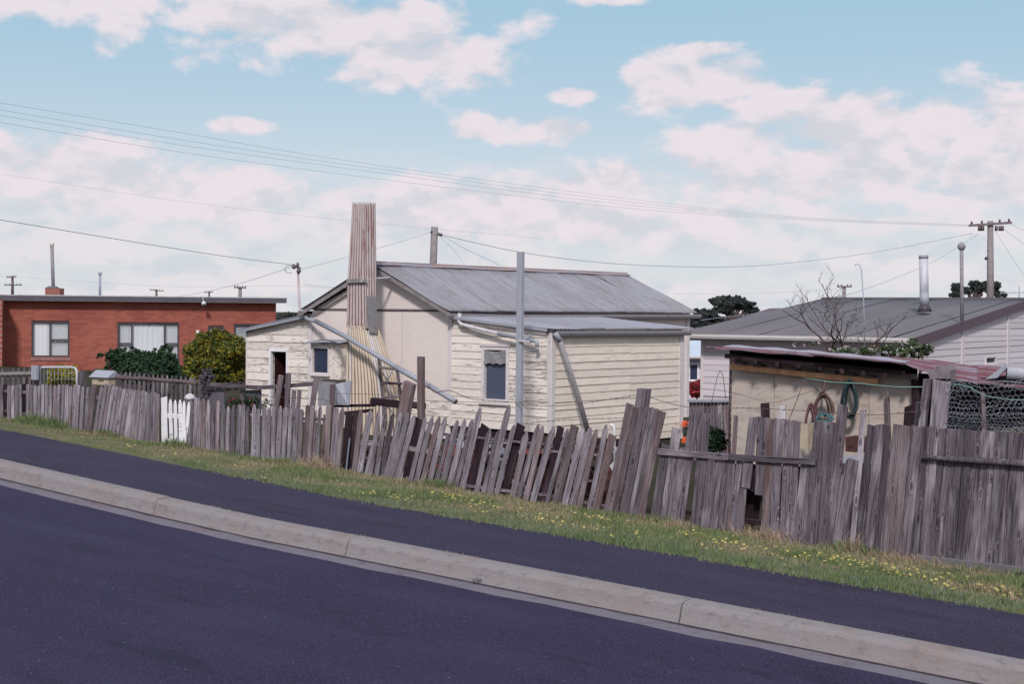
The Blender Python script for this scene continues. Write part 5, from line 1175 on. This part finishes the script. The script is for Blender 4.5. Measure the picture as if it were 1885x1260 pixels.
# ================================================================ RED BRICK HOUSE, LEFT
BL0 = at(8, 600, 48.0); BR0 = at(508, 600, 50.4); U2 = Vector((BR0.x - BL0.x, BR0.y - BL0.y, 0)); LB = U2.length; U2.normalize(); N2 = Vector((U2.y, -U2.x, 0))
def bh(x, y, o=0): return hit(x, y, BL0 + N2 * o, N2)
def bu(x, y): q = bh(x, y); return (q - BL0).dot(U2), q.z
O2 = Vector((BL0.x, BL0.y, 0)); zt = .21; zg = -3.4
hb_ = thing('brick_house', O2 + U2 * 4 + Z * zg, 'flat-roofed red brick house with curtained windows', 'house')
def wop(x0, y0, x1, y1): a = bu(x0, y1); c = bu(x1, y0); return (a[0], c[0], a[1], c[1])
BW = [wop(58, 591, 128, 658), wop(216, 594, 330, 672), wop(383, 600, 412, 640), wop(430, 597, 492, 660)]
bw = []
xs2 = sorted([0, LB] + [v for w in BW for v in w[:2]]); b = MB(); uvs = []
for x0, x1 in zip(xs2, xs2[1:]):
    seg = [(zg, zt)]
    for w in BW:
        if w[0] < (x0 + x1) / 2 < w[1]: seg = [(zg, w[2]), (w[3], zt)]
    for a, c in seg: b.box(O2 + U2 * x0 + Z * a, U2 * (x1 - x0), -N2 * .22, Z * (c - a))
wl = b.build('wall', 'red_brick', hb_, uv=[((v - O2).dot(U2) + (v - O2).dot(N2), v.z) for v in b.v])
b = MB(); b.box(O2 + N2 * .0 + Z * zg, N2 * 1.2, -U2 * .22, Z * (zt - zg)); b.build('wall', 'red_brick', hb_, uv=[((v - O2).dot(N2) * 1.0, v.z) for v in b.v])
b = MB(); b.box(O2 + U2 * (LB - .22) - N2 * .22 + Z * zg, U2 * .22, -N2 * 7, Z * (zt - zg)); b.box(O2 - N2 * 7.2 + Z * zg, U2 * LB, -N2 * .2, Z * (zt - zg)); b.build('wall', 'red_brick', hb_, uv=[((v - O2).dot(N2) * 1.0, v.z) for v in b.v])
MB().box(O2 - N2 * .3 + Z * (zg + .2), U2 * (LB - .3), -N2 * 6.6, Z * .02).build('floor', 'interior', hb_)
rf = MB().box(O2 - U2 * .3 + N2 * .35 + Z * (zt + .0), U2 * (LB + .62), -N2 * 8, Z * .17); rf.box(O2 - U2 * .7 + N2 * 1.4 + Z * (zt + .002), U2 * .39, -N2 * 3, Z * .17); rf = rf.build('roof', 'slab_fascia', hb_)
b = MB(); b.box(O2 - U2 * .32 + N2 * .36 + Z * (zt + .15), U2 * (LB + .66), -N2 * 8.04, Z * .035); b.build('roof_edge', 'shiny_galv', rf); b = MB().box(O2 - U2 * .3 + N2 * .34 - Z * .0 + Z * (zt - .012), U2 * (LB + .6), -N2 * .3, Z * .01).build('soffit', 'trim_paint', rf)
for i, w in enumerate(BW):
    wd_ = w[1] - w[0]
    bars = {0: (w[0] + wd_ * .48,), 1: (w[0] + wd_ * .23, w[0] + wd_ * .76), 2: (), 3: (w[0] + wd_ * .5,)}[i]
    zm = w[2] + (w[3] - w[2]) * (.48 if i == 0 else .50)
    hbs = {0: ((w[0] + wd_ * .48, w[1] - .04, zm),), 1: ((w[0] + .04, w[0] + wd_ * .23, zm), (w[0] + wd_ * .76, w[1] - .04, zm)), 2: (), 3: ()}[i]
    f = window(hb_, O2, U2, N2, *w, .055, 'dark_metal', 'grey_glass', bars, .09, -.03, hb=hbs, sill=False)
    for ch_ in [o for o in C.objects if o.parent == f]: bpy.data.objects.remove(ch_)
    # curtains hang right behind the clear glass
    if i in (0, 1, 2):
        curtain(f, O2, U2, N2, w[0] + .03, w[1] - .03, w[2] + .03, w[3] - .03, -.2)
        if i == 1: curtain(f, O2, U2, N2, w[0] + wd_ * .24, w[0] + wd_ * .75, w[2] + .03, w[3] - .03, -.15, 'white_paint', .16)
        if i == 0: curtain(f, O2, U2, N2, w[0] + .05, w[0] + wd_ * .46, w[2] + .03, w[3] - .03, -.15, 'white_paint', .16)
    gl = [(w[0] + .04, w[1] - .04)]
    for a, c in gl: MB().box(O2 + U2 * a - N2 * .115 + Z * (w[2] + .04), U2 * (c - a), -N2 * .005, Z * (w[3] - w[2] - .08)).build('pane', 'clear_glass', f)
    if i == 0:
        for k in range(15):
            a = w[0] - .03 + (wd_ + .06) * k / 15; MB().box(O2 + U2 * (a + .006) + Z * (w[2] - .115) + N2 * .0, U2 * ((wd_ + .06) / 15 - .012), N2 * .03, Z * .105).build('sill_brick', 'red_brick', hb_)
p = at(97, 541, 51); st2 = thing('chimney_stub', p, 'low round-capped brick chimney stub with a slender flue, left roof', 'chimney')
P = at(83, 545, 51); Q = at(110, 545, 51); b = MB().box(Vector((P.x, P.y, P.z)), Vector((Q.x - P.x, 0, 0)), Vector((0, .5, 0)), Z * .27); b.build('stub', 'stub_brick', st2, uv=[(v.x, v.z) for v in b.v])
tube('cap', [at(96.5, 531, 51.25), at(96.5, 527, 51.25)], .27, 'block_concrete', st2, 12, rr=[.27, .12]); tube('flue', [at(98, 530, 51.25), at(95.5, 453, 51.25)], .06, 'gutter_paint', st2, 10); tube('cowl', [at(95.5, 455, 51.25), at(95.4, 448, 51.25)], .09, 'flue_iron', st2, 10, rr=[.06, .085])
p = thing('flue_pipe', at(184, 545, 51), 'short thin flue standing right of the brick stub on the flat roof', 'flue'); tube('pipe', [at(184, 546, 51), at(184, 505, 51)], .045, 'galv', p, 8); tube('cap', [at(184, 506, 51), at(184, 501, 51)], .07, 'galv', p, 8)
p = thing('floodlight', bh(375, 556, .4), 'small white floodlight under the flat roof edge', 'lamp'); q = bh(375, 557, .42); tube('lamp_head', [q, q + N2 * .1 - Z * .05], .07, 'white_plastic', p, 10, rr=[.05, .085]); tube('bracket', [q, bh(373, 549, .38)], .02, 'galv', p, 6)
q = bh(361, 617, .02); MB().box(q, U2 * .1, N2 * .06, Z * .16).build('meter_box', 'white_plastic'); tag(C.objects['meter_box'], 'small white box fixed on the brick wall by the bush', 'box')

# ---- front fence, gate and letterbox of the brick house
CB = 16.6
nf = thing('picket_fence', fh(290, 740, CB), 'pointed grey picket fence in front of the oleander hedge', 'fence')
for i in range(20):
    x = 762 + i * 31.5; yt = ip(x, [760, 1340], [86, 130]) ; (x1, y1), (x0, y0) = cr1((x, yt)), cr1((x - 1, 330)); pk(nf, x1, y1, x0, y0, 18 / 3.706, 'weathered_wood', 'point', CB, .02)
P = fh(*cr1((750, 122)), CB + .03); Q = fh(*cr1((1352, 163)), CB + .03); plank('rail', P - E_ * .05, Q - E_ * .05, .05, .03, 'brown_wood', nf, -E_, 'flat', .2)
nf2 = thing('picket_fence', fh(20, 720, CB), 'short grey picket stretch left of the tubular gate', 'fence')
for i in range(7):
    x = -20 + i * 37; (x1, y1), (x0, y0) = cr1((x, 68)), cr1((x, 300)); pk(nf2, x1, y1, x0, y0, 22 / 3.706, 'weathered_wood', 'point', CB, .02)
P = fh(*cr1((-30, 108)), CB - .03); Q = fh(*cr1((222, 102)), CB - .03); plank('rail', P, Q, .06, .03, 'pole_wood', nf2, -E_, 'flat', .2)
tg = thing('tube_gate', fh(108, 720, CB), 'bent steel tube gate with wire infill beside the yellow bush', 'gate')
tube('frame', [fh(*cr1(q), CB) for q in ((278, 250), (276, 70), (290, 62), (490, 62), (512, 68), (524, 85), (524, 250))], .022, 'shiny_galv', tg, 8)
for i in range(9): x = 300 + i * 24; tube('wire_infill', [fh(*cr1((x, 66)), CB), fh(*cr1((x, 230)), CB)], .005, 'net_wire', tg, 4)
for y in (100, 140): tube('wire_infill', [fh(*cr1((278, y)), CB), fh(*cr1((522, y)), CB)], .005, 'net_wire', tg, 4)
def gpost(a, b2, w, lb): (x1, y1), (x0, y0) = cr1(a), cr1(b2); P = fh(x0, y0, CB + .05); Q = fh(x1, y1, CB + .05); return tag(plank('gate_post', P, Q, w / 3.706 / F * P.y, .1, 'weathered_wood', None, -E_, 'flat', .2), lb, 'post', 'gate posts of the brick house')
gpA = gpost((250, 50), (248, 280), 44, 'grey gate post left of the steel tube gate'); gpost((562, 88), (560, 290), 38, 'grey gate post between the tube gate and letterbox')
P = fh(*cr1((228, 145)), CB - .06); MB().box(P, -D * .16 * 1.0, -E_ * .05, Z * .26).build('metal_plate', 'galv', gpA)
lbx = thing('letterbox', fh(*cr1((680, 180)), CB - .1), 'wooden letterbox with a little grey pitched roof', 'letterbox')
P = fh(*cr1((628, 178)), CB - .15); Q = fh(*cr1((742, 168)), CB - .15); w = (Q - P); w.z = 0; w = w.length; b = MB().box(P, -D * w, E_ * .22, Z * .13); b.build('box', 'letterbox_wood', lbx); MB().box(P - D * w * .38 - E_ * .004 + Z * .06, -D * w * .3, E_ * .003, Z * .022).build('slot', 'dark_metal', lbx)
a = P + D * .03 + Z * .13; MB().prism([a - E_ * .05, a + E_ * .27, a + E_ * .11 + Z * .12], -D * (w + .06)).build('roof', 'galv', lbx); tube('stand', [P - D * w * .5 + E_ * .1, P - D * w * .5 + E_ * .1 - Z * .6], .03, 'weathered_wood', lbx, 8)
tag(leaves('weeds', [(fh(345, 720, CB + .2), (.18, .1, .1)), (fh(355, 705, CB + .2), (.1, .1, .1))], 400, .018, ['leaf_yellow', 'leaf_green', 'white_post'], None, [.3, .5, .2]), 'pale weeds growing against the pointed picket fence', 'weeds')

# ---- bushes before the brick house
def bush(name, px, m, w, n, sz, label, Y, trunk=True):
    t = thing(name, at(px[0][0], px[0][1] + px[0][3] + 6, Y), label, 'bush')
    bl = [(at(x, y, Y + dy), (rx / F * Y, rx / F * Y * .8, ry / F * Y)) for (x, y, rx, ry, dy) in [(p + (0,) if len(p) == 4 else p) for p in px]]
    rs = random.Random(int(px[0][0])); sb2 = []
    for c_, r_ in bl:
        for _ in range(14):
            d_ = Vector((rs.gauss(0, 1), rs.gauss(0, 1), rs.gauss(0, 1))).normalized() * rs.uniform(.45, 1.0)
            sb2.append((Vector(c_) + Vector((d_.x * r_[0], d_.y * r_[1], d_.z * r_[2])), tuple(v * rs.uniform(.2, .42) for v in r_)))
    leaves('foliage', sb2 + [(c_, tuple(v * .7 for v in r_)) for c_, r_ in bl], n, sz, m, t, w)
    b = MB()
    for i in range(5):
        c_ = at(px[0][0], px[0][1] + px[0][3], Y); a = random.choice(bl)[0]; c_ = Vector((c_.x + random.uniform(-.3, .3), c_.y, -3.0)); b.tube([c_, c_.lerp(a, .5) + Vector((0, 0, .1)), a], .02, 5, False, [.035, .025, .01])
    b.build('stem', 'bark', t); return t
bush('oleander', [(265, 680, 82, 30), (215, 662, 32, 24), (250, 655, 22, 16), (300, 665, 40, 24), (335, 690, 40, 22)], ['leaf_dark', 'leaf_green', 'leaf_mid'], [.45, .42, .13], 42000, .036, 'dense dark green bush under the wide curtained window', 36)
bush('golden_bush', [(395, 665, 55, 45), (372, 640, 34, 26), (420, 632, 34, 24), (440, 660, 26, 34), (355, 672, 22, 26), (400, 618, 20, 12), (420, 692, 40, 16)], ['leaf_olive', 'leaf_yellow', 'leaf_green', 'leaf_gold'], [.50, .20, .24, .06], 60000, .034, 'large yellow-green bush between brick house and cottage', 34)
bush('yellow_bush', [(120, 690, 30, 18), (100, 700, 18, 14), (140, 698, 18, 16)], ['leaf_gold', 'leaf_yellow', 'leaf_olive'], [.5, .35, .15], 14000, .028, 'low bright yellow bush behind the steel tube gate', 30)
tag(leaves('garden_shrub', [(at(62, 702, 31), (.16, .2, .1)), (at(90, 708, 31), (.1, .1, .07))], 900, .04, ['leaf_dark', 'bark', 'grey_glass'], None, [.5, .4, .1]), 'small dark shrub at the foot of the brick wall', 'bush')
tag(leaves('hedge', [(at(420, 712, 33), (.5, .3, .08)), (at(462, 712, 33), (.2, .3, .06))], 2500, .03, ['bark', 'leaf_mid', 'mat_grey'], None, [.4, .3, .3]), 'dull grey-green scrub strip under the golden bush', 'scrub')

# ---- trees
def tree(px, Y, mts, w, n, sz, label, trunk, name='tree'):
    t = thing(name, at(trunk[0], trunk[1], Y), label, 'tree')
    bl = [(at(x, y, Y), (rx / F * Y, rx / F * Y * .7, ry / F * Y)) for (x, y, rx, ry) in px]
    rs = random.Random(int(trunk[0])); sub = []
    for c_, r_ in bl:
        for _ in range(9):
            a_ = rs.uniform(0, 6.28); q_ = rs.uniform(.3, 1.0) ** .6; zz_ = rs.uniform(-.8, .9)
            sub.append((Vector(c_) + Vector((math.cos(a_) * r_[0] * q_, rs.uniform(-.8, .8) * r_[1], zz_ * r_[2] * (1.1 - .5 * q_))), tuple(v * rs.uniform(.30, .52) for v in r_)))
    leaves('crown', sub, n, sz, mts, t, w)
    b = MB(); base = at(trunk[0], trunk[1], Y); fork = base.lerp(Vector(bl[0][0]), .45); b.tube([base, fork], .3, 8, False, [Y * .0035, Y * .0025])
    for q in bl: q = Vector(q[0]); b.tube([fork, fork.lerp(q, .5) + Vector((0, 0, Y * .002)), q + Vector((0, 0, Y * .001))], .1, 6, False, [Y * .0022, Y * .0014, Y * .0005])
    b.build('trunk', 'bark', t); return t
tree([(1345, 560, 34, 13), (1365, 566, 26, 10), (1330, 575, 20, 9), (1380, 575, 14, 8), (1348, 550, 20, 7)], 95, ['leaf_far', 'leaf_far_light'], [.75, .25], 13000, .12, 'spreading dark tree behind the cottage, higher of the pair', (1352, 625), 'spreading_tree')
tree([(1300, 585, 24, 14), (1285, 598, 18, 10), (1318, 600, 22, 10), (1290, 575, 10, 6)], 88, ['leaf_far', 'leaf_far_light'], [.8, .2], 11000, .12, 'dark rounded tree at the cottage roof corner, lower of the pair', (1300, 650), 'rounded_tree')
tree([(1780, 535, 24, 14), (1812, 533, 26, 14), (1838, 542, 12, 8), (1760, 545, 9, 6), (1800, 524, 14, 6)], 80, ['leaf_far', 'leaf_far_light'], [.7, .3], 10000, .10, 'dark leafy tree behind the power pole base', (1800, 600), 'leafy_tree')
tree([(520, 585, 22, 10), (548, 592, 14, 6), (500, 592, 18, 8)], 85, ['leaf_far', 'leaf_far_light'], [.75, .25], 7000, .11, 'dark treetop between brick house and cottage', (520, 640), 'distant_tree')
bt = thing('fruit_tree', at(1545, 690, 27), 'bare fruit tree with knobbly twigs behind the shed roof', 'tree')
branches('trunk', at(1570, 680, 27) - Z * .5, 1.02, .9, 'bark', bt, 6, .036, 5, Vector((-.08, 0, 0)), 2)
branches('trunk', at(1545, 680, 27) - Z * .5, 1.0, .9, 'bark', bt, 6, .034, 17, Vector((-.26, 0, 0)), 2)
branches('trunk', at(1592, 680, 27) - Z * .5, .85, .9, 'bark', bt, 5, .03, 23, Vector((.12, 0, 0)), 2)
bud_ = leaves('bud', [(at(1560, 600, 27), (.55, .4, .55)), (at(1525, 560, 27), (.4, .3, .4)), (at(1575, 640, 27), (.6, .3, .25))], 700, .018, ['bud', 'leaf_green', 'leaf_mid'], bt, [.45, .3, .25]); bud_['kind'] = 'stuff'
bush('blossom_bush', [(1680, 640, 32, 15), (1640, 646, 26, 10), (1600, 645, 22, 8), (1700, 645, 16, 9), (1660, 655, 34, 8), (1555, 650, 34, 10)], ['leaf_light', 'leaf_green', 'blossom', 'leaf_mid'], [.42, .22, .18, .18], 7000, .034, 'light green bush with white blossom above the shed roof', 25.5)
bb = thing('blossom_sprig', at(1475, 660, 26), 'small white blossom sprigs at the left above the shed roof', 'bush'); leaves('foliage', [(at(1470, 635, 26), (.14, .1, .04)), (at(1500, 632, 26), (.1, .1, .04))], 160, .02, ['blossom', 'leaf_green'], bb, [.6, .4])

# ---- power poles
def power(x, yt, yb, Y, r, arms, label, m='pole_wood', ins=True):
    p = thing('power_pole', at(x, yb, Y), label, 'pole', 'power poles'); tube('shaft', [at(x, yb, Y), at(x, yt, Y)], r, m, p, 8, rr=[r * 1.25, r * .9])
    for (xa, xb, ya, yb_) in arms:
        a = at(xa, ya, Y - r); b_ = at(xb, yb_, Y - r); plank('crossarm', a, b_, r * .95, r * .7, 'brown_wood', p, Z, 'flat', .2)
        if ins:
            for f in (.06, .3, .72, .94):
                q = a.lerp(b_, f); tube('insulator', [q + Z * r * .3, q + Z * r * .9, q + Z * r * 1.2], r * .3, 'insulator', p, 6)
    return p
pp = power(1823, 407, 620, 66, .15, [(1784, 1862, 415.5, 410)], 'tall concrete-grey power pole with one broad crossarm, right edge')
for x in (1803, 1809, 1834, 1841, 1845): q = at(x, 421, 65.8); tube('insulator', [q + Z * .12, q, q - Z * .1], .07, 'insulator', pp, 6)
tube('step', [at(1817, 476, 65.8), at(1815, 476, 65.7)], .08, 'insulator', pp, 6)
power(23, 508, 560, 170, .16, [(12, 30, 511, 510), (8, 40, 525, 525)], 'far power pole with two crossarms at the left edge', 'insulator')
power(288, 533, 560, 190, .15, [(276, 301, 534, 536)], 'far small power pole above the brick house centre', 'insulator')
power(385, 537, 560, 200, .14, [(376, 392, 539, 538)], 'tiny far power pole right of the brick house centre', 'insulator')
power(442, 528, 575, 120, .15, [(431, 453, 529.5, 530.5)], 'far power pole above the right end of the flat roof', 'pole_wood')
power(1554, 527, 600, 120, .16, [(1541, 1568, 528, 528)], 'far power pole rising behind the bare fruit tree', 'pole_wood')
an = thing('antenna', at(1876, 560, 60), 'thin television antenna at the right edge above the grey roof', 'antenna'); tube('mast', [at(1876, 560, 60), at(1876, 526, 60)], .025, 'wire_far', an, 5); beam('boom', at(1842, 540, 60), at(1890, 538, 60), .03, .03, 'wire_far', an)
for x in (1850, 1862, 1869, 1883): beam('element', at(x, 537, 59.8), at(x, 541, 59.8), .02, .02, 'wire_far', an)

# ---- wires
def wpx(pts, Y0, Y1, r, label, m='wire_far', grp='overhead wires'):
    q = smoothpx(pts, 8); n = len(q) - 1; X0, X1 = q[0][0], q[-1][0]
    P = [at(p[0], p[1], 1 / ((1 - (p[0] - X0) / (X1 - X0)) / Y0 + ((p[0] - X0) / (X1 - X0)) / Y1)) for p in q]
    return tag(tube('overhead_wire', P, r, m, None, 4), label, 'wire', grp)
def ext(y0, y1): return y0 - (y1 - y0) * .35
for i, (a, b2, c_) in enumerate(((189, 296, 360), (202, 303, 366), (212, 310, 372), (225, 322, 379))):
    wpx([(-250, a - 42), (0, a), (320, a + 53), (640, b2), (1110, c_), (1450, 398 + i * 2), (1788, 414 + i)], 24, 65.5, .0042, 'long roadside power wire crossing the sky, %s of four' % ('topmost', 'second from top', 'third from top', 'lowest')[i])
wpx([(-200, 375), (0, 405), (200, 438), (400, 470), (541, 488)], 20, 27.3, .0055, 'black service wire running down to the cottage mast', 'cable')
wpx([(810, 432), (950, 463), (1100, 483), (1250, 491), (1400, 489), (1600, 466), (1790, 430)], 46, 65.5, .013, 'dark sagging cable from the timber pole to the right power pole')
wpx([(0, 320), (300, 366), (600, 402), (1000, 440)], 60, 70, .006, 'faint thin wire below the four roadside wires')
wpx([(552, 497), (680, 462), (794, 428)], 27.3, 46, .005, 'thin wire from the cottage mast up to the timber pole')
wpx([(300, 552), (420, 528), (541, 491)], 50, 27.3, .005, 'thin wire from the far left to the cottage mast')
wpx([(812, 433), (860, 460), (920, 488)], 46, 40, .008, 'thin stay wire falling from the timber pole to the roof'); wpx([(810, 436), (835, 460), (855, 488)], 46, 42, .006, 'steeper stay wire falling from the timber pole')
wpx([(1290, 590), (1500, 560), (1690, 495), (1800, 432)], 50, 65, .009, 'thin line sloping up to the right power pole behind the silver flue')
wpx([(1832, 425), (1860, 470), (1890, 515)], 66, 60, .009, 'wire falling steeply right of the power pole'); wpx([(1845, 420), (1885, 450), (1930, 480)], 66, 55, .008, 'upper wire leaving the power pole to the right'); wpx([(1860, 413), (1885, 424), (1940, 448)], 66, 55, .008, 'wire from the crossarm tip to the right edge')
wpx([(0, 508), (150, 518), (320, 528), (560, 528), (800, 545)], 170, 140, .014, 'very distant wire line above the brick house'); wpx([(1240, 541), (1400, 540), (1550, 531)], 130, 120, .011, 'distant wire left of the far pole by the fruit tree')
tag(tube('cable', [fp(556, 524, .1), fp(600, 528, 0), fp(640, 530, .3)], .004, 'wire_far', None, 4), 'short thin wire between mast and chimney', 'wire')
# ---- small litter in the gutter
q = cs(9.17, s_at(870, 1073, -2.44), -2.45 + sg(s_at(870, 1073, -2.44)))
tag(leaves('litter', [(q + Z * .02, (.05, .03, .015))], 60, .016, ['blue_grey', 'dark_wood', 'letterbox_wood'], None, [.3, .4, .3]), 'crumpled bit of litter lying in the gutter', 'litter')
